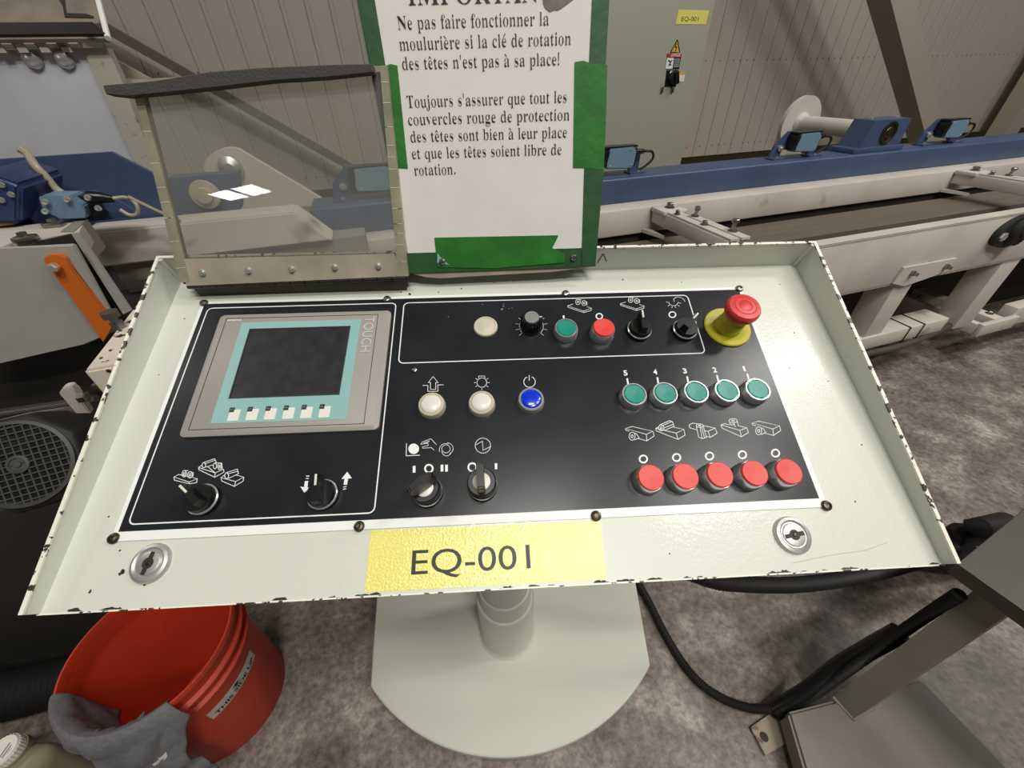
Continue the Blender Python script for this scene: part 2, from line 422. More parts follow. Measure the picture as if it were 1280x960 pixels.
for a, b, c in (((838, 65.5), (846.5, 49.5), 0), ((846.5, 49.5), (849.5, 66), 0), ((849.5, 66), (838, 65.5), 0), ((845.5, 54), (843.5, 59), 0), ((843.5, 59), (845.8, 59), 0), ((845.8, 59), (843.8, 64), 0)):
    A, B = cabq([a, b]); off = 0.0025
    u = (B - A).normalized(); x = Vector((0, -1, 0)).cross(u) * 0.003
    mb.prism([Vector((q.x, CF - off, q.z)) for q in (A - x, B - x, B + x, A + x)], (0, -0.0006, 0))
part('bolt_mark', mb, M['ink'], tri, CONV)
dg = cabpoly('danger_label', [(831.5, 86.5), (833.8, 67), (852, 67), (848.5, 86.5)], M['ink'], cab, label='danger label, red heading over black and white')
cabpoly('heading', [(833.8, 71.6), (834.3, 67.2), (852, 67.2), (851.3, 71.6)], M['danger_red'], dg, off=0.002, th=0.001)
p0, w = flat_frame([(838.5, 70.9), (850, 70.9)], 0)
mb = MB(); lettering(mb, 'DANGER', 0, 0, w, 0.019, CFM(p0.x, p0.z, 0.0032))
for v in mb.bm.verts: v.co = CONV.inverted() @ v.co
part('heading_lettering', mb, M['print'], dg, CONV)
cabpoly('pictogram', [(831.3, 86), (833.5, 72.4), (842, 72.4), (840.2, 86)], M['print'], dg, off=0.002, th=0.001)
mb = MB()
for (a, b), (c, d) in (((835.5, 82.5), (838, 77.5)), ((838, 77.5), (834.8, 75.6)), ((838, 77.5), (840, 75)), ((836.4, 80.5), (838.6, 81.5))):
    A, B = cabq([(a, b), (c, d)]); u = (B - A).normalized(); x = Vector((0, -1, 0)).cross(u) * 0.0035
    mb.prism([Vector((q.x, CF - 0.003, q.z)) for q in (A - x, B - x, B + x, A + x)], (0, -0.0006, 0))
part('pictogram_figure', mb, M['ink'], dg, CONV)
mb = MB()
for i in range(5):
    y = 74 + 2.3 * i
    A, B = cabq([(842.6 - 0.28 * i, y), (849.6 - 0.3 * i, y)])
    mb.box((A.x, CF - 0.0036, A.z - 0.003), (B.x, CF - 0.002, A.z + 0.003))
part('small_print', mb, M['print_faint'], dg, CONV)
sw = cabpoly('isolator_plate', [(830.5, 108), (833.2, 87.5), (847.5, 87.5), (844.5, 108)], M['black'], cab, th=0.004, label='black isolator switch plate')
c = on_n(840.5, 97, CF)
mb = MB(); mb.lathe([(0.034, 0), (0.034, 0.018), (0.028, 0.03)], T(c.x, CF - 0.004, c.z) @ RX(pi / 2), seg=28); part('switch_collar', mb, M['black_matt'], sw, CONV)
mb = MB(); mb.box((-0.010, -0.034, 0), (0.010, 0.034, 0.028), T(c.x, CF - 0.034, c.z) @ RX(pi / 2) @ RZ(0.3), bev=0.004); part('switch_handle', mb, M['black'], sw, CONV)
mb = MB(); a, b = cabq([(836, 91), (843, 90)])
mb.prism([Vector((q.x, CF - 0.004, q.z)) for q in cabq([(836.5, 91.5), (838, 88.5), (843.5, 89.5), (842.5, 92)])], (0, -0.001, 0)); part('dial_print', mb, M['print'], sw, CONV)
tg = cabpoly('inspection_tag', [(846.3, 102), (848, 92.2), (856, 92.2), (854.5, 102)], M['cap_white'], cab, label='small white tag with yellow top')
cabpoly('tag_heading', [(847.7, 93.2), (848.2, 90.4), (856.2, 90.4), (855.8, 93.2)], M['warn_yellow'], tg, off=0.002, th=0.001)
for px in (827, 840):
    q = on_n(px, 112, CF); part('padlock_tab', MB().box((q.x - 0.008, CF - 0.012, q.z - 0.016), (q.x + 0.008, CF, q.z + 0.016), bev=0.003), M['steel'], cab, CONV)

# ------------------------------------------------------------------ control console
con = thing('control_console', 'pale green sloped control console on a round pedestal, black button panel facing up', 'control console', (0, 0.45, 0))
UL, UR, VF, VB, HB, HFR, TH = -0.0740, 0.7715, -0.3220, 0.0665, 0.039, 0.0135, 0.0025
mb = MB()
mb.box((UL, VF, -TH), (UR, VB, 0))
mb.box((UL, VF, -0.012), (UR, VF + TH, -TH))                                     # short turned-down front edge
for u, d in ((UL, TH), (UR, -TH)):
    mb.prism([(u, VF, -TH), (u, VF, HFR), (u, VB, HB), (u, VB, -TH)], (d, 0, 0))
mb.box((UL, VB - TH, -TH), (UR, VB, HB))
for u in (UL, UR):                                                               # small welded corner rounds
    mb.lathe([(0.004, 0), (0.004, HB)], T(u + (0.003 if u < 0 else -0.003), VB - 0.003, 0), seg=12)
part('tray', mb, M['tray'], con, PAN)
mb = MB(); e = 0.0006
for u, d in ((UL, TH), (UR, -TH)):
    mb.prism([(u - d * .3, VF, HFR), (u - d * .3, VF, HFR + 0.0018), (u - d * .3, VB, HB + 0.0018), (u - d * .3, VB, HB)], (d * 1.5, 0, 0))
mb.box((UL, VB - TH - e, HB), (UR, VB + e, HB + 0.0018))
mb.box((UL, VF - 0.0012, -0.0085), (UR, VF, 0.0004))
part('rim_edge', mb, M['rim'], con, PAN, label='cream rim edge with chipped paint')
mb = MB(); random.seed(4)
for (u, v, r) in ((-0.012, -0.2905, .0022), (-0.014, -0.2925, .0016), (-0.022, -0.272, .0010), (0.012, -0.303, .0012), (-0.035, -0.306, .0014), (0.01, -0.25, .0010), (-0.045, -0.24, .0009),
                  (0.30, 0.037, .0012), (0.27, 0.032, .0009), (0.345, 0.046, .0008), (0.52, 0.045, .0012), (0.44, 0.05, .0008), (0.60, 0.038, .0008), (0.735, 0.03, .0008), (0.725, -0.05, .0011), (0.74, -0.12, .0008),
                  (0.70, -0.10, .0007), (0.745, -0.2, .0010), (0.232, 0.030, .0018), (0.505, -0.30, .0008), (0.71, -0.26, .0009), (-0.052, -0.08, .0008), (-0.048, 0.0, .0009)):
    part('paint_chip', MB().plate([(u + r * cos(t) * random.uniform(.5, 1.2), v + r * sin(t) * random.uniform(.5, 1.3)) for t in [2 * pi * k / 9 for k in range(9)]], 0.0, 0.0003), M['chip'], con, PAN)
for u in [random.uniform(UL, UR) for _ in range(26)] + [0.60, 0.605, 0.612, -0.015, -0.012]:
    r = random.uniform(.001, .0035); mb = MB(); mb.plate([(u + 2 * r * cos(t) * random.uniform(.6, 1.4), VF + 0.0004 + abs(r * sin(t)) * random.uniform(.3, 1)) for t in [pi * k / 8 for k in range(9)]], 0.0, 0.0005); part('edge_chip', mb, M['chip'], con, PAN)
mb = MB(); mb.ribbon([(0.622, -0.314), (0.66, -0.309), (0.70, -0.306), (0.725, -0.300)], 0.0005, 0)
part('scratch', mb, M['corner'], con, PAN)
mb = MB()                                                                        # pen marks on the inside of the back lip
for a, b in (((0.485, 0.014), (0.489, 0.030)), ((0.489, 0.030), (0.497, 0.016))):
    A, B = Vector((a[0], VB - TH - 0.0004, a[1])), Vector((b[0], VB - TH - 0.0004, b[1])); u = (B - A).normalized(); x = Vector((0, 1, 0)).cross(u) * 0.0006
    mb.prism([A - x, B - x, B + x, A + x], (0, -0.0003, 0))
part('pen_mark', mb, M['chip'], con, PAN)
mb = MB(); mb.box((0.0, -0.25, -0.085), (0.70, 0.05, -TH), bev=0.004); part('housing', mb, M['tray'], con, PAN)
# pedestal
PX, PY = -0.020, 0.468
mb = MB(); R = 0.519; cx, cy = -0.0166, 0.709
arc = []
a0 = math.atan2(0.351 - cy, -0.384 - cx); a1 = math.atan2(0.3585 - cy, 0.363 - cx)
for k in range(41):
    t = a0 + (a1 - a0) * k / 40; arc.append((cx + R * cos(t), cy + R * sin(t)))
mb.plate(arc + [(0.405, 0.72), (0.36, 0.86), (-0.40, 0.86), (-0.445, 0.72)], 0.0, 0.028)
o = part('base_plate', mb, M['base'], con, Z0)
bv = o.modifiers.new('edge', 'BEVEL'); bv.width = 0.004; bv.segments = 2; bv.limit_method = 'ANGLE'
mb = MB(); mb.lathe([(0.083, 0.028), (0.077, 0.034), (0.075, 0.040), (0.075, 0.232), (0.072, 0.238)], T(PX, PY), seg=56); part('pole_sleeve', mb, M['base'], con)
mb = MB(); mb.lathe([(0.0665, 0.232), (0.0665, 0.295), (0.064, 0.300), (0.060, 0.302), (0.060, 0.99)], T(PX, PY), seg=56); part('pole', mb, M['base'], con)

# panel plate with printed marks
p = [(-0.0330, 0.0253), (0.6783, 0.0253), (0.6783, -0.2637), (-0.0330, -0.2637)]
plate = part('panel_plate', MB().plate(p, 0.0, 0.0016), M['white_edge'], con, PAN, label='white edged panel plate')
film = part('panel_film', MB().plate([(-0.0285, 0.0212), (0.6738, 0.0212), (0.6722, -0.2550), (-0.0285, -0.2550)], 0.0016, 0.0019), M['panel'], plate, PAN, label='black panel surface')
SYM, FILL = json.loads(r'''[{"mark_lower_head_end":[[8,[[4844,-1704],[4921,-1684],[5143,-1749],[5062,-1782],[4844,-1704]]],[8,[[4844,-1704],[4843,-1723],[4880,-1739]]],[8,[[5062,-1782],[5053,-1857],[4955,-1824]]],[8,[[5143,-1749],[5146,-1803],[5053,-1857]]],[8,[[4933,-1798],[4934,-1779],[4929,-1763],[4919,-1753],[4905,-1751],[4891,-1756],[4878,-1769],[4869,-1786],[4865,-1805],[4868,-1823],[4876,-1836],[4888,-1843],[4902,-1841],[4916,-1832],[4927,-1817],[4933,-1798]]],[8,[[4912,-1798],[4911,-1785],[4903,-1780],[4893,-1784],[4887,-1796],[4889,-1809],[4897,-1814],[4906,-1810],[4912,-1798]]],[8,[[4921,-1758],[4955,-1772],[4974,-1819],[4922,-1840]]]],"mark_lower_head_start":[[8,[[6290,-1700],[6372,-1681],[6590,-1746],[6501,-1780],[6290,-1700]]],[8,[[6290,-1700],[6286,-1720],[6321,-1736]]],[8,[[6501,-1780],[6481,-1856],[6386,-1822]]],[8,[[6590,-1746],[6584,-1801],[6481,-1856]]],[8,[[6367,-1796],[6371,-1777],[6368,-1761],[6359,-1750],[6346,-1748],[6330,-1753],[6315,-1766],[6303,-1784],[6297,-1803],[6297,-1821],[6303,-1834],[6314,-1841],[6329,-1839],[6344,-1830],[6358,-1815],[6367,-1796]]],[8,[[6346,-1795],[6347,-1783],[6339,-1777],[6329,-1782],[6321,-1794],[6320,-1807],[6327,-1812],[6338,-1808],[6346,-1795]]],[8,[[6361,-1756],[6394,-1769],[6406,-1817],[6350,-1838]]]],"mark_top_head_end":[[8,[[5181,-1716],[5400,-1782],[5495,-1741],[5371,-1706]]],[8,[[5400,-1782],[5401,-1855]]],[8,[[5181,-1716],[5183,-1746],[5401,-1855],[5493,-1808],[5495,-1741]]],[8,[[5277,-1714],[5278,-1700],[5273,-1688],[5263,-1680],[5251,-1678],[5237,-1682],[5225,-1691],[5217,-1704],[5214,-1719],[5216,-1733],[5224,-1743],[5235,-1748],[5248,-1747],[5261,-1740],[5271,-1729],[5277,-1714]]],[8,[[5257,-1714],[5256,-1704],[5249,-1700],[5240,-1703],[5235,-1713],[5236,-1722],[5243,-1726],[5252,-1723],[5257,-1714]]],[8,[[5232,-1680],[5360,-1631],[5390,-1647],[5394,-1700],[5267,-1747]]],[8,[[5261,-1690],[5380,-1644]]],[8,[[5269,-1717],[5390,-1677]]],[8,[[5181,-1716],[5215,-1703]]]],"mark_side_head":[[8,[[5644,-1755],[5566,-1727],[5568,-1692],[5613,-1672],[5688,-1687]]],[8,[[5719,-1706],[5852,-1742],[5857,-1801],[5765,-1848],[5727,-1832]]],[8,[[5852,-1742],[5761,-1775],[5765,-1848]]],[8,[[5723,-1769],[5761,-1775]]],[8,[[5726,-1706],[5725,-1698],[5717,-1690],[5704,-1686],[5688,-1684],[5671,-1686],[5657,-1691],[5649,-1699],[5646,-1707],[5651,-1716],[5662,-1722],[5677,-1725],[5693,-1725],[5709,-1721],[5720,-1715],[5726,-1706]]],[8,[[5700,-1705],[5698,-1700],[5688,-1697],[5678,-1699],[5672,-1704],[5675,-1710],[5684,-1712],[5695,-1710],[5700,-1705]]],[8,[[5646,-1711],[5637,-1836],[5671,-1858],[5723,-1847],[5724,-1714]]],[8,[[5685,-1727],[5672,-1855]]],[8,[[5704,-1723],[5700,-1853]]]],"mark_top_head_start":[[8,[[6026,-1712],[5974,-1694],[5927,-1707],[5930,-1745],[6117,-1856],[6211,-1809],[6212,-1754],[6116,-1723]]],[8,[[5927,-1707],[6123,-1780],[6212,-1754]]],[8,[[6123,-1780],[6117,-1856]]],[8,[[6128,-1666],[6128,-1656],[6119,-1646],[6103,-1640],[6084,-1638],[6064,-1641],[6048,-1647],[6037,-1657],[6034,-1667],[6039,-1677],[6051,-1685],[6069,-1689],[6088,-1689],[6107,-1684],[6121,-1676],[6128,-1666]]],[8,[[6098,-1665],[6095,-1658],[6084,-1655],[6071,-1657],[6064,-1663],[6067,-1670],[6079,-1673],[6091,-1671],[6098,-1665]]],[8,[[6034,-1667],[6038,-1712]]],[8,[[6126,-1670],[6124,-1732]]],[8,[[6079,-1691],[6086,-1737]]],[8,[[6038,-1712],[6085,-1710]]]],"mark_feed_wheels":[[8,[[71,-2033],[109,-2009],[313,-2061],[242,-2094],[71,-2033]]],[8,[[71,-2033],[87,-2067],[247,-2111],[242,-2094]]],[8,[[313,-2061],[318,-2103],[247,-2111]]],[8,[[186,-2004],[180,-1990],[171,-1978],[161,-1971],[152,-1969],[144,-1973],[141,-1982],[141,-1995],[146,-2010],[154,-2023],[163,-2033],[173,-2037],[182,-2036],[187,-2029],[189,-2018],[186,-2004]]],[8,[[250,-2019],[244,-2005],[234,-1993],[224,-1985],[214,-1984],[206,-1988],[202,-1997],[202,-2010],[206,-2024],[214,-2037],[224,-2047],[235,-2052],[244,-2051],[250,-2044],[252,-2033],[250,-2019]]],[8,[[173,-2004],[168,-1994],[160,-1990],[156,-1993],[156,-2003],[162,-2013],[169,-2017],[174,-2013],[173,-2004]]],[8,[[235,-2018],[229,-2008],[222,-2004],[218,-2008],[218,-2018],[224,-2027],[231,-2032],[235,-2028],[235,-2018]]],[8,[[146,-1970],[193,-1972]]],[8,[[226,-1986],[254,-1999],[262,-2038]]]],"mark_roller_and_wheels":[[8,[[291,-1944],[323,-1912]]],[8,[[385,-1941],[478,-2009],[551,-1973]]],[8,[[291,-1944],[478,-2009]]],[8,[[291,-1944],[301,-1967],[487,-2055],[565,-2004],[551,-1973]]],[8,[[478,-2009],[487,-2055]]],[8,[[356,-1923],[351,-1911],[344,-1901],[336,-1895],[328,-1894],[321,-1897],[318,-1905],[318,-1915],[321,-1927],[328,-1938],[336,-1946],[344,-1949],[351,-1949],[356,-1943],[358,-1934],[356,-1923]]],[8,[[324,-1893],[427,-1856],[452,-1887],[451,-1913]]],[8,[[361,-1943],[429,-1922]]],[8,[[342,-1908],[435,-1874]]],[8,[[471,-1935],[466,-1922],[459,-1911],[451,-1904],[443,-1902],[438,-1906],[435,-1915],[436,-1926],[439,-1940],[446,-1952],[453,-1961],[461,-1965],[468,-1964],[472,-1958],[473,-1947],[471,-1935]]],[8,[[524,-1942],[519,-1928],[511,-1916],[501,-1908],[492,-1906],[486,-1910],[482,-1920],[482,-1933],[487,-1948],[494,-1961],[503,-1971],[512,-1976],[520,-1975],[525,-1968],[527,-1956],[524,-1942]]],[8,[[448,-1900],[516,-1907],[538,-1969]]],[8,[[511,-1941],[506,-1931],[500,-1927],[497,-1931],[498,-1941],[502,-1951],[508,-1955],[512,-1951],[511,-1941]]]],"mark_roller":[[8,[[551,-2063],[583,-2030]]],[8,[[693,-2040],[781,-2065],[711,-2109],[551,-2063],[569,-2097],[711,-2158],[711,-2109]]],[8,[[711,-2158],[787,-2107],[781,-2065]]],[8,[[623,-2044],[618,-2031],[610,-2021],[601,-2014],[593,-2012],[586,-2016],[582,-2024],[582,-2036],[585,-2049],[592,-2061],[600,-2069],[609,-2074],[617,-2073],[623,-2067],[625,-2056],[623,-2044]]],[8,[[584,-2013],[694,-1979],[719,-2028],[628,-2075]]],[8,[[604,-2026],[708,-2002]]]],"mark_feed_start":[[8,[[4388,17],[4464,44]]],[8,[[4637,-4],[4696,-31],[4588,-75],[4388,17],[4393,-8],[4585,-99],[4588,-75]]],[8,[[4585,-99],[4687,-67],[4696,-31]]],[8,[[4562,75],[4561,93],[4556,108],[4546,118],[4534,120],[4522,115],[4511,103],[4504,86],[4502,68],[4505,51],[4512,38],[4523,32],[4536,33],[4548,42],[4557,57],[4562,75]]],[8,[[4639,55],[4638,72],[4633,86],[4623,95],[4611,98],[4599,93],[4588,81],[4581,66],[4579,48],[4582,32],[4589,20],[4600,14],[4613,16],[4625,24],[4634,38],[4639,55]]],[8,[[4542,75],[4540,86],[4534,91],[4526,87],[4522,76],[4524,66],[4530,61],[4538,65],[4542,75]]],[8,[[4619,55],[4617,66],[4611,71],[4603,66],[4599,56],[4601,46],[4607,41],[4615,45],[4619,55]]],[8,[[4529,118],[4584,109]]],[8,[[4619,98],[4651,72],[4644,20]]]],"mark_feed_speed":[[8,[[5085,27],[5164,54]]],[8,[[5335,6],[5394,-21],[5282,-66],[5085,27],[5089,2],[5277,-90],[5282,-66]]],[8,[[5277,-90],[5383,-57],[5394,-21]]],[8,[[5264,85],[5265,103],[5261,119],[5252,129],[5239,131],[5227,126],[5215,113],[5207,97],[5203,78],[5205,61],[5212,48],[5223,42],[5236,44],[5248,52],[5258,67],[5264,85]]],[8,[[5341,65],[5342,82],[5337,97],[5328,106],[5316,108],[5303,103],[5291,92],[5283,76],[5280,58],[5282,42],[5289,30],[5300,24],[5313,26],[5325,34],[5335,48],[5341,65]]],[8,[[5244,86],[5243,97],[5237,101],[5229,97],[5224,87],[5225,76],[5232,71],[5239,75],[5244,86]]],[8,[[5321,66],[5320,76],[5314,81],[5306,77],[5301,66],[5302,56],[5308,51],[5316,55],[5321,66]]],[8,[[5234,129],[5289,119]]],[8,[[5323,108],[5354,82],[5344,30]]]],"mark_work_light":[[7,[[5809,36],[5811,79],[5853,110],[5903,108],[5941,82],[5955,31]]],[7,[[5733,31],[5743,-14],[5778,-32],[5827,-21],[5863,27]]],[7,[[5699,35],[5726,29]]],[7,[[5708,-34],[5733,-13]]],[7,[[5753,-66],[5767,-39]]],[7,[[5805,-65],[5803,-38]]],[7,[[5861,-47],[5847,-22]]],[7,[[5895,8],[5866,14]]]],"mark_raise_arrow":[[8,[[2565,-1075],[2626,-1077],[2629,-1154],[2746,-1159],[2743,-1075],[2809,-1077]]],[8,[[2682,-963],[2746,-1045],[2716,-1044],[2719,-1131],[2658,-1128],[2655,-1041],[2630,-1040],[2682,-963]]]],"mark_lamp_test":[[7,[[3311,-1068],[3307,-1042],[3293,-1020],[3273,-1006],[3249,-1003],[3226,-1010],[3208,-1027],[3198,-1050],[3198,-1076],[3207,-1100],[3225,-1118],[3247,-1127],[3271,-1125],[3292,-1113],[3306,-1093],[3311,-1068]]],[7,[[3218,-1006],[3218,-978],[3290,-980],[3290,-1009]]],[7,[[3320,-1068],[3346,-1069]]],[7,[[3307,-1110],[3328,-1124]]],[7,[[3253,-1139],[3253,-1161]]],[7,[[3200,-1105],[3178,-1118]]],[7,[[3188,-1063],[3162,-1062]]],[7,[[3201,-1021],[3179,-1006]]],[7,[[3309,-1025],[3331,-1012]]]],"mark_power":[[10,[[3789,-1012],[3770,-1024],[3756,-1042],[3748,-1063],[3746,-1086],[3751,-1107],[3762,-1126],[3778,-1140],[3798,-1148],[3820,-1149],[3840,-1143],[3859,-1130],[3872,-1112],[3880,-1091],[3882,-1068],[3876,-1046],[3864,-1028],[3847,-1014]]],[10,[[3816,-989],[3811,-1060]]]],"mark_main_switch":[[7,[[3338,-1838],[3336,-1815],[3327,-1793],[3313,-1774],[3295,-1760],[3273,-1751],[3250,-1748],[3228,-1752],[3207,-1762],[3190,-1777],[3178,-1797],[3172,-1819],[3172,-1842],[3178,-1864],[3190,-1885],[3206,-1901],[3226,-1912],[3248,-1918],[3270,-1917],[3292,-1911],[3310,-1898],[3325,-1881],[3335,-1860],[3338,-1838]]],[7,[[3178,-1822],[3251,-1784],[3256,-1886],[3334,-1850]]]],"mark_jog":[[9,[[2430,-1773],[2435,-1911],[2582,-1912]]]],"mark_hand":[[6,[[2583,-1790],[2598,-1764],[2691,-1732],[2753,-1802]]],[6,[[2583,-1790],[2658,-1782],[2666,-1807],[2604,-1821],[2607,-1835],[2700,-1833],[2731,-1863]]],[6,[[2609,-1777],[2677,-1755]]],[6,[[2616,-1786],[2671,-1767]]]],"mark_automatic":[[6,[[2902,-1855],[2898,-1836],[2886,-1821],[2870,-1810],[2851,-1808],[2833,-1813],[2819,-1825],[2812,-1842],[2813,-1860],[2821,-1878],[2835,-1891],[2853,-1898],[2872,-1896],[2888,-1888],[2899,-1873],[2902,-1855]]],[6,[[2897,-1910],[2913,-1900],[2925,-1885],[2932,-1869],[2934,-1851],[2930,-1832],[2921,-1815],[2907,-1801],[2890,-1790],[2870,-1783]]],[6,[[2882,-1804],[2866,-1796],[2848,-1793],[2830,-1795],[2815,-1802],[2801,-1814],[2792,-1829],[2787,-1847],[2786,-1866],[2791,-1884]]],[6,[[2811,-1877],[2816,-1894],[2824,-1908],[2836,-1920],[2849,-1928],[2864,-1932],[2878,-1931],[2891,-1925],[2903,-1915],[2912,-1902]]]],"mark_mode_numeral":[[35,[[2527,-2025],[2532,-2098]]],[35,[[2820,-2026],[2822,-2098]]],[35,[[2867,-2028],[2869,-2101]]],[18,[[2724,-2063],[2720,-2046],[2710,-2032],[2695,-2022],[2678,-2020],[2662,-2024],[2650,-2035],[2644,-2051],[2645,-2068],[2652,-2084],[2666,-2096],[2682,-2102],[2698,-2101],[2712,-2093],[2722,-2079],[2724,-2063]]]],"mark_switch_numeral":[[33,[[3391,-2035],[3389,-2099]]],[18,[[3182,-2068],[3179,-2051],[3168,-2035],[3153,-2026],[3135,-2023],[3118,-2028],[3105,-2039],[3098,-2056],[3098,-2074],[3105,-2090],[3118,-2103],[3135,-2109],[3153,-2108],[3168,-2100],[3178,-2086],[3182,-2068]]]],"mark_off_ring":[[17,[[5015,-2059],[5015,-2045],[5009,-2032],[4999,-2023],[4985,-2018],[4970,-2019],[4955,-2025],[4943,-2035],[4934,-2048],[4932,-2063],[4934,-2077],[4942,-2088],[4955,-2095],[4969,-2097],[4985,-2094],[4999,-2085],[5009,-2073],[5015,-2059]]],[17,[[5379,-2059],[5379,-2045],[5374,-2032],[5364,-2022],[5351,-2018],[5335,-2018],[5320,-2024],[5307,-2035],[5298,-2048],[5295,-2063],[5297,-2077],[5305,-2088],[5317,-2095],[5332,-2097],[5347,-2094],[5361,-2085],[5372,-2073],[5379,-2059]]],[17,[[5741,-2059],[5742,-2044],[5738,-2031],[5728,-2022],[5714,-2017],[5699,-2018],[5683,-2024],[5670,-2034],[5660,-2048],[5656,-2062],[5658,-2076],[5665,-2088],[5677,-2095],[5692,-2097],[5708,-2093],[5722,-2085],[5734,-2073],[5741,-2059]]],[17,[[6105,-2060],[6107,-2046],[6103,-2033],[6093,-2023],[6080,-2019],[6064,-2019],[6048,-2025],[6034,-2036],[6024,-2049],[6020,-2064],[6021,-2078],[6028,-2089],[6039,-2096],[6054,-2098],[6070,-2095],[6085,-2087],[6097,-2075],[6105,-2060]]],[17,[[6474,-2058],[6477,-2044],[6473,-2031],[6464,-2021],[6451,-2016],[6435,-2017],[6418,-2023],[6404,-2034],[6394,-2047],[6388,-2062],[6389,-2076],[6396,-2087],[6407,-2094],[6422,-2096],[6438,-2093],[6454,-2085],[6466,-2073],[6474,-2058]]],[16,[[4819,-166],[4818,-148],[4811,-133],[4798,-123],[4781,-121],[4764,-126],[4750,-137],[4741,-154],[4738,-172],[4743,-189],[4753,-201],[4768,-207],[4785,-206],[4801,-198],[4813,-183],[4819,-166]]],[15,[[5779,-174],[5779,-155],[5772,-140],[5759,-130],[5741,-127],[5723,-132],[5707,-144],[5695,-161],[5691,-180],[5694,-198],[5705,-211],[5720,-217],[5739,-216],[5756,-207],[5770,-192],[5779,-174]]]],"mark_on_bar":[[20,[[4973,-1164],[4976,-1077]]],[20,[[5333,-1159],[5340,-1077]]],[20,[[5692,-1157],[5700,-1079]]],[20,[[6058,-1152],[6064,-1076]]],[20,[[6430,-1145],[6436,-1071]]],[22,[[4316,-181],[4319,-135]]]],"mark_knob_scale":[[5,[[4003,-398],[4038,-434]]],[5,[[4040,-336],[4087,-351]]],[5,[[4048,-264],[4097,-255]]],[5,[[4023,-198],[4066,-165]]],[5,[[3971,-149],[3997,-99]]],[5,[[3903,-130],[3907,-74]]],[5,[[3832,-144],[3813,-93]]],[5,[[3774,-189],[3736,-153]]],[5,[[3740,-253],[3692,-240]]],[5,[[3737,-325],[3689,-336]]],[5,[[3765,-389],[3726,-422]]],[5,[[4000,-395],[4023,-365],[4038,-331],[4044,-295],[4042,-258],[4032,-223],[4013,-192],[3987,-166],[3956,-147],[3921,-137],[3884,-136],[3848,-144],[3814,-160],[3784,-183],[3761,-213],[3746,-247],[3739,-284],[3741,-320],[3751,-355],[3769,-386]]]],"mark_up_arrow":[[45,[[1834,-2192],[1837,-2125]]],[40,[[1834,-2217],[1832,-2209]]],[40,[[1834,-2240],[1832,-2232]]]],"mark_down_arrow":[[42,[[1436,-2203],[1433,-2136]]],[40,[[1434,-2114],[1435,-2107]]],[40,[[1435,-2090],[1435,-2080]]]]},{"up_tri":[[1836,-2057],[1894,-2128],[1787,-2130]],"down_tri":[[1432,-2255],[1381,-2192],[1486,-2206]],"dot":[[2568,-1840],[2564,-1821],[2554,-1804],[2539,-1790],[2521,-1781],[2502,-1779],[2484,-1783],[2469,-1793],[2459,-1808],[2454,-1826],[2455,-1845],[2462,-1864],[2475,-1879],[2491,-1890],[2510,-1896],[2528,-1895],[2545,-1888],[2558,-1876],[2566,-1859]],"smudge":[[3474,84],[3486,123],[3501,117],[3491,78]]}]''')
PZ = 0.0019
for name, lines in SYM.items():
    if name in ('mark_off_ring', 'mark_on_bar', 'mark_mode_numeral', 'mark_switch_numeral'):
        for w, q in lines: part(name, MB().ribbon([(a / 1e4, b / 1e4) for a, b in q], w * (0.78e-4 if w < 12 else 1.0e-4 if w < 30 else 0.8e-4), PZ), M['print'], plate, PAN)
        continue
    mb = MB()
    for w, q in lines:
        mb.ribbon([(a / 1e4, b / 1e4) for a, b in q], w * (0.78e-4 if w < 12 else 1.0e-4 if w < 30 else 0.8e-4), PZ)
    if name == 'mark_up_arrow': mb.plate([(a / 1e4, b / 1e4) for a, b in FILL['up_tri']], PZ, PZ + .0003)
    if name == 'mark_down_arrow': mb.plate([(a / 1e4, b / 1e4) for a, b in FILL['down_tri']], PZ, PZ + .0003)
    if name == 'mark_jog': mb.plate([(a / 1e4, b / 1e4) for a, b in FILL['dot']], PZ, PZ + .0003)
    part(name, mb, M['print'], plate, PAN)
mb = MB()
for r in ((-0.0217, 0.0140, 0.2160, -0.2486), (0.2262, 0.0138, 0.6010, -0.0766)):
    q = rrect(r[0], r[3], r[2], r[1], 0.006); mb.ribbon(q + [q[0]], 0.0013, PZ)
part('border_line', mb, M['print'], plate, PAN)
mb = MB()
for ch, u in zip('54321', (0.4968, 0.5328, 0.5689, 0.6056, 0.6422)):
    lettering(mb, ch, u - (0.0022 if ch != '1' else 0.0014), -0.1040, 0.0046 if ch != '1' else 0.0026, 0.0072, PAN @ T(0, 0, PZ + .0003), bold=0.03)
for v in mb.bm.verts: v.co = PAN.inverted() @ v.co
part('head_number', mb, M['print'], plate, PAN)
mb = MB()
for a, b, r in ((0.353, -0.0005, .0016), (0.355, 0.004, .0009), (0.3555, 0.0075, .0007), (0.362, 0.0, .0006), (0.366, 0.001, .0006), (0.328, 0.008, .0006), (0.284, -0.010, .0006)):
    mb.plate([(a + r * cos(t) * random.uniform(.6, 1.1), b + r * sin(t) * random.uniform(.6, 1.1)) for t in [2 * pi * k / 7 for k in range(7)]], PZ, PZ + .0002)
part('worn_print', mb, M['print_faint'], plate, PAN)

# screws
def screw(u, v, r=0.0052):
    mb = MB(); mb.lathe([(r, 0), (r, .0012), (r * .8, .0028), (r * .45, .0034), (r * .42, .0020), (0, .0018)], seg=20)
    return part('screw', mb, M['dark_steel'] if v < -0.2 else M['steel'], con, PAN @ T(u, v, 0.0016), at=(0, 0, 0))
for u, v in ((-.0294, .0225), (.2039, .0205), (.4385, .0221), (.6748, .0223), (.6766, -.2626), (.4378, -.2618), (.2027, -.2608), (-.0305, -.2609)): screw(u, v)
screw(.2462, -.0871, .0036)

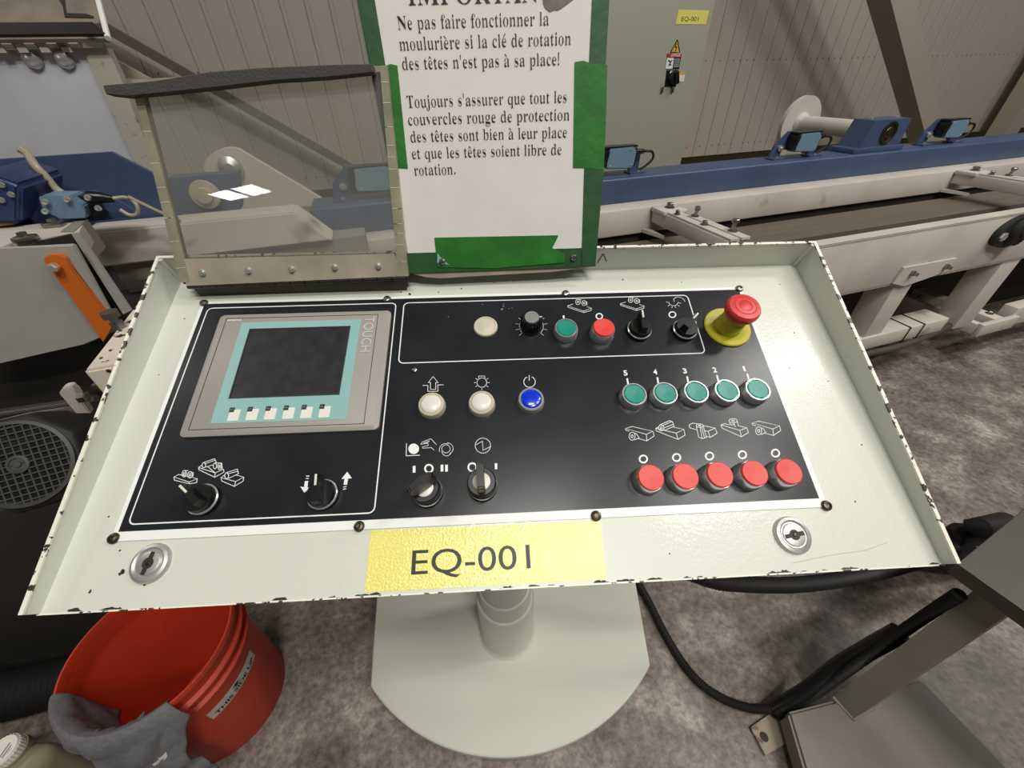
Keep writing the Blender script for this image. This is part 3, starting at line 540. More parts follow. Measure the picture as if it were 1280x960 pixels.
# push buttons
def push_button(name, u, v, ring, cap, capname, h, r=0.0146, rc=0.0122, label=None):
    mb = MB(); mb.lathe([(r + .0008, 0), (r + .0008, .004), (r, .0055), (r, h - .0018), (r - .0009, h), (rc + .0004, h), (rc, h - .0012), (0, h - .0012)], seg=40)
    b = part(name, mb, ring, con, PAN @ T(u, v, PZ), at=(0, 0, 0), label=label)
    mb = MB(); mb.lathe([(rc - .0004, h - .0030), (rc - .0004, h - .0004), (rc - .0014, h + .0004), (rc * .72, h + .0003), (0, h - .0001)], seg=40)
    part(capname, mb, cap, b, PAN @ T(u, v, PZ), at=(0, 0, 0)); return b
def repeat(proto, pos):
    for u, v in pos: copy_tree(proto, con, PAN @ T(u, v, PZ))
GB = push_button('push_button', .4983, -.1336, M['chrome'], M['green_cap'], 'button_cap', .0115, label='teal green push button with chrome ring')
repeat(GB, ((.5338, -.1338), (.5697, -.1335), (.6056, -.1334), (.6417, -.1332), (.4310, -.0403)))
mb_r = 0.0146
def red_button(u, v):
    r, h = 0.0146, .0160
    mb = MB(); mb.lathe([(r + .0006, 0), (r + .0006, .003), (r, .005), (r - .0002, h - .004), (r - .0012, h - .002), (.0120, h - .0020), (0, h - .0020)], seg=40)
    b = part('push_button', mb, M['chrome'], con, PAN @ T(u, v, PZ), at=(0, 0, 0), label='red push button with chrome ring')
    mb = MB(); mb.lathe([(.0132, h - .0020), (.0132, h - .0004), (.0124, h + .0006), (.0095, h + .0005), (0, h - .0002)], seg=40)
    part('button_cap', mb, M['red_cap'], b, PAN @ T(u, v, PZ), at=(0, 0, 0)); return b
RB = red_button(.4956, -.2293)
repeat(RB, ((.5311, -.2296), (.5670, -.2294), (.6033, -.2296), (.6392, -.2295), (.4762, -.0445)))
def lens_button(u, v, ring, cap, label, dome):
    r, h = 0.0146, .0085
    mb = MB(); mb.lathe([(r + .0008, 0), (r + .0006, .003), (r - .0004, h - .001), (r - .0018, h), (.0120, h), (.0118, h - .002), (0, h - .002)], seg=40)
    b = part('indicator_button', mb, ring, con, PAN @ T(u, v, PZ), at=(0, 0, 0), label=label)
    mb = MB(); mb.lathe([(.0117, h - .003)] + [(.0117 * cos(a), h - .0006 + dome * sin(a)) for a in [k * pi / 16 for k in range(9)]], seg=40)
    part('lens', mb, cap, b, PAN @ T(u, v, PZ), at=(0, 0, 0)); return b
LB = lens_button(.2689, -.1349, M['plug'], M['cream_cap'], 'cream white illuminated button', .0035)
repeat(LB, ((.3251, -.1351),))
lens_button(.3811, -.1334, M['grey_ring'], M['blue_cap'], 'blue illuminated button with grey ring', .0025)
mb = MB(); mb.lathe([(.0151, 0), (.0151, .0022), (.0142, .0036), (.0125, .0040), (.0120, .0034), (.0100, .0034), (.0090, .0040), (0, .0042)], seg=40)
part('blank_plug', mb, M['plug'], con, PAN @ T(.3314, -.0283, PZ), at=(0, 0, 0), label='beige blanking plug')
# speed knob
mb = MB(); mb.lathe([(.0142, 0), (.0142, .003), (.0134, .0036), (.0122, .0175), (.0108, .0200), (.0092, .0200)], seg=40)
for k in range(20):
    a = 2 * pi * k / 20; mb.box((-.0007, -.0007, .004), (.0007, .0007, .017), T(.0129 * cos(a), .0129 * sin(a)) @ RZ(a))
kn = part('speed_knob', mb, M['black'], con, PAN @ T(.3886, -.0293, PZ), at=(0, 0, 0), label='black fluted speed knob with silver top')
mb = MB(); mb.lathe([(.0090, .0199), (.0086, .0206), (.0062, .0207), (.0060, .0204), (0, .0203)], seg=40); part('knob_top', mb, M['chrome'], kn, PAN @ T(.3886, -.0293, PZ), at=(0, 0, 0))
mb = MB(); mb.box((.0093, -.0006, .0199), (.0124, .0006, .0204)); part('knob_pointer', mb, M['print'], kn, PAN @ T(.3886, -.0293, PZ), at=(0, 0, 0))
# selector switches
def selector(u, v, ang, label):
    F = PAN @ T(u, v, PZ)
    mb = MB(); mb.lathe([(.0153, 0), (.0153, .0045), (.0147, .0060), (.0138, .0066), (.0136, .0105), (.0128, .0125), (0, .0125)], seg=40)
    b = part('selector_switch', mb, M['black'], con, F, at=(0, 0, 0), label=label)
    mb = MB(); mb.lathe([(.0150, .0052), (.0152, .0060), (.0141, .0070), (.0137, .0070), (.0137, .0058)], seg=40, cap=False); part('chrome_ring', mb, M['chrome'], b, F, at=(0, 0, 0))
    mb = MB(); q = [(-.0118, -.0046), (.0090, -.0042), (.0172, -.0026), (.0172, .0026), (.0090, .0042), (-.0118, .0046)]
    top = [(-.0105, -.0034), (.0090, -.0026), (.0160, -.0016), (.0160, .0016), (.0090, .0026), (-.0105, .0034)]
    pts = [(x, y, .0120) for x, y in q] + [(x, y, .0235 if x < .012 else .0225) for x, y in top]
    mb.faces(pts, [(5, 4, 3, 2, 1, 0), (6, 7, 8, 9, 10, 11)] + [(i, (i + 1) % 6, 6 + (i + 1) % 6, 6 + i) for i in range(6)])
    part('handle', mb, M['black'], b, F @ RZ(ang), at=(0, 0, 0), sharp=.3)
    mb = MB(); mb.box((.0050, -.0011, .0228), (.0162, .0011, .0239), bev=.0003, seg=1); part('pointer_line', mb, M['cream_cap'], b, F @ RZ(ang), at=(0, 0, 0)); return b
selector(.5238, -.0420, radians(86), 'black selector switch inside the framed group')
selector(.5815, -.0440, radians(43), 'black work light selector switch')
selector(.0465, -.2285, radians(141), 'black selector switch below the roller symbols')
selector(.1640, -.2290, radians(96), 'black selector switch between the arrows')
def key_switch(u, v, ang, label):
    F = PAN @ T(u, v, PZ)
    mb = MB(); mb.lathe([(.0155, 0), (.0155, .005), (.0148, .0065), (.0143, .0070), (.0143, .0215), (.0132, .0230), (.0088, .0230), (.0088, .0222), (0, .0222)], seg=44)
    b = part('key_switch', mb, M['black'], con, F, at=(0, 0, 0), label=label)
    mb = MB(); mb.lathe([(.0151, .0056), (.0153, .0064), (.0146, .0078), (.0143, .0074)], seg=40, cap=False); part('chrome_ring', mb, M['chrome'], b, F, at=(0, 0, 0))
    mb = MB(); mb.lathe([(.0087, .0218), (.0087, .0234), (.0080, .0238), (0, .0238)], seg=32); part('lock_barrel', mb, M['cream_cap'], b, F, at=(0, 0, 0))
    mb = MB(); G = F @ RZ(ang)
    mb.prism([(x, -.0034, z) for x, z in [(-.0080, .0245), (.0080, .0245), (.0128, .031), (.0140, .042), (.0115, .0485), (-.0115, .0485), (-.0140, .042), (-.0128, .031)]], (0, .0068, 0))
    es = [e for e in mb.bm.edges]; bmesh.ops.bevel(mb.bm, geom=es, offset=.0012, segments=2, affect='EDGES')
    kk = part('key', mb, M['black'], b, G, at=(0, 0, 0))
    mb = MB(); mb.box((-.004, -.001, .0225), (.004, .001, .0255)); part('key_blade', mb, M['chrome'], kk, G, at=(0, 0, 0)); return b
key_switch(.2690, -.2310, radians(35), 'key switch with key turned, below the hand symbol')
key_switch(.3245, -.2275, radians(93), 'main key switch with upright key')
# emergency stop
F = PAN @ T(.6388, -.0400, PZ)
mb = MB(); mb.lathe([(.0290, 0), (.0292, .0020), (.0280, .0034), (.0200, .0030), (.0170, .0024), (0, .0024)], seg=56)
es = part('emergency_stop', mb, M['stop_yellow'], con, F, at=(0, 0, 0), label='red mushroom emergency stop on yellow collar')
mb = MB(); mb.lathe([(.0165, .002), (.0165, .009), (.0150, .011), (.0150, .019), (.0132, .021), (.0118, .030)], seg=48); part('collar', mb, M['stop_yellow'], es, F, at=(0, 0, 0))
mb = MB(); mb.lathe([(.0125, .025), (.0170, .029), (.0192, .033), (.0200, .038), (.0196, .0415), (.0180, .0438), (.0130, .0447), (.0126, .0443), (.0118, .0449), (.0080, .0452), (.0076, .0448), (.0068, .0453), (0, .0454)], seg=56)
part('mushroom_head', mb, M['stop_red'], es, F, at=(0, 0, 0))
# key locks on the front strip
def lock(u, v, ang):
    F = PAN @ T(u, v, 0)
    mb = MB(); mb.lathe([(.0178, 0), (.0178, .0022), (.0166, .0042), (.0140, .0050), (.0132, .0046), (.0122, .0036), (.0112, .0036), (.0104, .0046), (.0092, .0050), (0, .0050)], seg=44)
    b = part('cam_lock', mb, M['satin'], con, F, at=(0, 0, 0), label='round nickel key lock')
    G = F @ RZ(ang)
    mb = MB(); r = .0050; q = [(r * cos(t), r * sin(t)) for t in [radians(24 + k * 132 / 10) for k in range(11)]] + [(-.0100, .0019), (-.0100, -.0019)] + [(r * cos(t), r * sin(t)) for t in [radians(204 + k * 132 / 10) for k in range(11)]] + [(.0100, -.0019), (.0100, .0019)]
    mb.plate(q, .0050, .0053)
    part('keyway', mb, M['chip'], b, G, at=(0, 0, 0)); mb = MB(); mb.lathe([(.0021, .0053), (.0014, .0062), (0, .0063)], seg=16); part('pin', mb, M['dark_steel'], b, F, at=(0, 0, 0)); return b
lock(.0122, -.2848, radians(80)); lock(.6310, -.2890, radians(8))
# number label
nl = part('number_label', MB().plate([(.2140, -.2650), (.4418, -.2662), (.4392, -.3190), (.2144, -.3190)], 0.0, .0004), M['label_yellow'], con, PAN, label='yellow label reading EQ-001')
mb = MB(); lettering(mb, 'EQ-001', .2560, -.3105, .1130, .0255, PAN @ T(0, 0, .0007))
for v in mb.bm.verts: v.co = PAN.inverted() @ v.co
part('lettering', mb, M['ink'], nl, PAN)
# touch panel
mb = MB(); q = rrect(0, -.1612, .212, 0, .006)
qi = rrect(.004, -.1572, .208, -.004, .004); n = len(q)
mb.faces([(x, y, PZ) for x, y in q] + [(x, y, PZ + .0032) for x, y in q] + [(x, y, PZ + .0052) for x, y in qi],
         [tuple(range(2 * n, 3 * n))] + [(a + i, a + (i + 1) % n, a + n + (i + 1) % n, a + n + i) for a in (0, n) for i in range(n)])
tp = part('touch_panel', mb, M['hmi'], con, PAN, label='grey touch screen operator panel')
HZ = PZ + .0052
mb = MB(); g = [(.0102, -.0072), (.1965, -.0072), (.1962, -.1545), (.0098, -.1540)]; mb.ribbon(g + [g[0]], .0007, HZ); part('groove', mb, M['groove'], tp, PAN)
part('bezel_film', MB().plate([(.0308, -.0140), (.1763, -.0140), (.1760, -.1482), (.0308, -.1476)], HZ, HZ + .0003), M['teal_film'], tp, PAN, label='pale teal screen surround')
part('screen', MB().plate(rrect(.0432, -.1176, .1640, -.0248, .001), HZ + .0003, HZ + .0005), M['screen'], tp, PAN, label='dark dusty unlit screen')
mb = MB(); b = .0010; x0, y0, x1, y1 = .0432, -.1176, .1640, -.0248
mb.ribbon([(x0, y0), (x1, y0), (x1, y1), (x0, y1), (x0, y0)], .0014, HZ + .0003, th=.0007); part('screen_edge', mb, M['groove'], tp, PAN)
for i in range(6):
    u = .0480 + .01955 * i
    k = part('soft_key', MB().plate(rrect(u, -.1456, u + .0118, -.1322, .0006), HZ + .0003, HZ + .0008), M['key_white'], tp, PAN, label='white soft key')
F_ = None
mb = MB()
for i in range(6):
    u = .0480 + .01955 * i; mb.plate([(u - .0005, -.1352), (u + .0048, -.1352), (u + .0048, -.1296), (u - .0005, -.1296)], HZ + .0008, HZ + .0010)
part('key_mark', mb, M['key_dark'], tp, PAN)
mb = MB()
for i in range(6):
    u = .0480 + .01955 * i; lettering(mb, 'F%d' % (i + 1), u + .0006, -.1336, .0030, .0024, PAN @ T(0, 0, HZ + .0011))
for v in mb.bm.verts: v.co = PAN.inverted() @ v.co
part('key_lettering', mb, M['print_faint'], tp, PAN)
mb = MB(); lettering(mb, 'SIEMENS', .0118, -.0112, .0170, .0026, PAN @ T(0, 0, HZ + .0004), bold=.02)
for v in mb.bm.verts: v.co = PAN.inverted() @ v.co
part('maker_lettering', mb, M['print'], tp, PAN)
mb = MB(); lettering(mb, 'TOUCH', 0, 0, .0520, .0125, PAN @ T(.1805, -.0105, HZ + .0005) @ RZ(-pi / 2), bold=.012)
for v in mb.bm.verts: v.co = PAN.inverted() @ v.co
part('touch_lettering', mb, M['print_light'], tp, PAN)

# hinged clear cover standing open over the touch panel
TH_L = radians(50)
LID = PAN @ Matrix(((1, 0, 0, -.0422), (0, cos(TH_L), -sin(TH_L), .0375), (0, sin(TH_L), cos(TH_L), .022), (0, 0, 0, 1)))
cov = part('clear_cover', MB().plate([(-.002, 0), (.2745, .003), (.2795, .2165), (.0175, .2070)], -.0022, .0022), M['plexi'], con, LID, label='hazy clear plastic cover, open')
mb = MB(); F3 = [(-.0076, .2020), (.0448, .2055), (.0999, .2125), (.1541, .2159), (.2082, .2177), (.2679, .2189), (.2685, .2115), (.2193, .2075), (.1643, .2050), (.1089, .1999), (.0537, .1954), (.0125, .1925), (-.0073, .1945)]
mb.plate(F3, .0024, .0135); o = part('foam_strip', mb, M['foam'], cov, LID, label='dark grey foam strip along the top edge')
bv = o.modifiers.new('soft', 'BEVEL'); bv.width = .0008; bv.segments = 2; bv.limit_method = 'ANGLE'
part('mounting_strip', MB().plate([(-.001, .0300), (.2630, .0305), (.2765, .0034), (.0030, -.0020)], .0023, .0042), M['hinge_plate'], cov, LID, label='stained strip along the hinge')
def strip(q, z0, z1, n):
    mb = MB(); mb.plate(q, z0, z1); part('edge_strip', mb, M['edge_tape'], cov, LID)
    mb = MB(); A, B, C_, D_ = [Vector(v) for v in q]
    for k in range(1, n):
        t = (k + .3 * sin(k * 5)) / n; P, Q = A.lerp(D_, t), B.lerp(C_, t); mb.ribbon([tuple(P), tuple(Q)], .0005, z1)
    part('edge_crease', mb, M['rim'], cov, LID)
strip([(.2735, .2170), (.2810, .2170), (.2775, .0030), (.2645, .0035)], -.0030, .0046, 13)
strip([(.0150, .2040), (.0235, .2040), (.0082, .0030), (-.0040, .0022)], -.0030, .0046, 9)
mb = MB(); mb.plate([(.0140, .2035), (.0145, .2095), (.2810, .2205), (.2805, .2150)], -.0030, .0024); part('edge_strip', mb, M['edge_tape'], cov, LID)
for i, (u, v) in enumerate(((.0267, .0136), (.0827, .0148), (.1354, .0151), (.1882, .0160), (.2420, .0163))):
    mb = MB(); mb.lathe([(.0042, 0), (.0042, .0008), (.0030, .0030), (.0012, .0038), (0, .0038)], seg=20); part('rivet', mb, M['chrome'], cov, LID @ T(u, v, .0042), at=(0, 0, 0))
mb = MB()
for i in range(15):
    a = .002 + i * .0182; mb.lathe([(.0028, 0), (.0028, .0172)], LID @ T(a, -.0035 + i * .0003, .0015) @ RY(pi / 2), seg=12)
for v in mb.bm.verts: v.co = PAN.inverted() @ v.co
part('hinge_barrel', mb, M['hinge'], cov, PAN)
mb = MB(); mb.prism([(-.040, .050, 0), (-.040, .0365, 0), (-.040, .0385, .0165), (-.040, .050, .0165)], (.268, 0, 0)); part('hinge_base', mb, M['hinge'], con, PAN, label='dark steel bar under the cover hinge')
mb = MB(); mb.plate(disc(.0011, 10), 0, .0003); part('drilled_hole', mb, M['chip'], con, PAN @ T(.2205, .0335, 0), at=(0, 0, 0))

# ------------------------------------------------------------------ printed notice on a board behind the console
TN = radians(50)
NOT = PAN @ Matrix(((1, 0, 0, .2337), (0, cos(TN), -sin(TN), .0432), (0, sin(TN), cos(TN), .020), (0, 0, 0, 1)))
nb = thing('notice_board', 'white paper safety notice taped with green tape to a board on the console back edge', 'notice', (.12, -.002, 0), NOT)
mm = lambda L: [(a / 1e3, b / 1e3) for a, b in L]
part('backing_sheet', MB().plate(mm([(2.0, 3.5), (241.2, 6), (241, 400), (-28, 400), (-19.5, 274)]), -.0020, 0), M['tape_under'], nb, NOT, label='clear sheet edged with dark green tape')
part('clear_bottom_edge', MB().plate(mm([(2, 3), (20, -2), (40, -4.5), (75, -3), (113, -1.9), (187, .4), (215, 3), (241, 9), (200, 17), (10, 15)]), -.0030, -.0021), M['hinge_plate'], nb, NOT)
paper = part('paper', MB().plate(mm([(2.2, 28.0), (224.3, 29.4), (224.3, 275), (224, 400), (-3, 400), (-1.3, 275)]), .0002, .0005), M['paper'], nb, NOT)
for nm, q, z, m in (('tape_strip', [(-4.9, 220.4), (1, 219), (7, 221.6), (14.7, 220), (14.0, 122.2), (5, 122.9), (-2.7, 122.2)], .0007, 'tape'),
                 ('tape_strip', [(206.4, 222.3), (216, 223.6), (227, 220.5), (234, 221.4), (242.9, 219.3), (245.5, 160), (246.5, 117.4), (228, 120), (209.0, 120.4)], .0007, 'tape'),
                 ('tape_strip', [(37.5, 45.8), (193.8, 45.5), (190, 37), (186.0, 30.3), (202.8, 23), (203.1, 12.1), (113.4, 7.2), (38.4, 10.0)], .0007, 'tape'),
                 ('tape_strip', [(-28, 400), (-19.5, 275), (-12, 212), (-5, 220.8), (2, 219.6), (-1.3, 275), (-3, 400)], .0006, 'tape_under'),
                 ('tape_strip', [(224.0, 400), (224.3, 275), (224.3, 222), (243, 219), (246.2, 117.4), (243.5, 6), (226, 7), (224.2, 31), (222.5, 120), (222.3, 275), (222, 400)], .00055, 'tape_under')):
    o = part(nm, MB().plate(mm(q), z, z + .0003), M[m], nb, NOT, label='green tape strip')
part('tape_corner', MB().plate(mm([(38.4, 16), (54, 12.5), (46, 19), (40, 27)]), .0012, .0015), M['teal_film'], nb, NOT)
part('torn_patch', MB().plate(mm([(169, 285), (170.7, 274.8), (171.5, 271), (173.2, 268), (178.3, 264.6), (183.4, 266.4), (186, 265.8), (189.3, 267.0), (195.1, 270.3), (203.3, 275), (206, 290), (180, 296)]), .0007, .0009), M['brown_stain'], nb, NOT, label='torn and soiled patch of paper')
for u, v in ((.0451, .0168), (.2144, .0179)):
    mb = MB(); mb.lathe([(.0040, 0), (.0040, .001), (.0024, .003), (0, .0032)], seg=16); part('screw', mb, M['steel'], nb, NOT @ T(u, v, .001), at=(0, 0, 0))
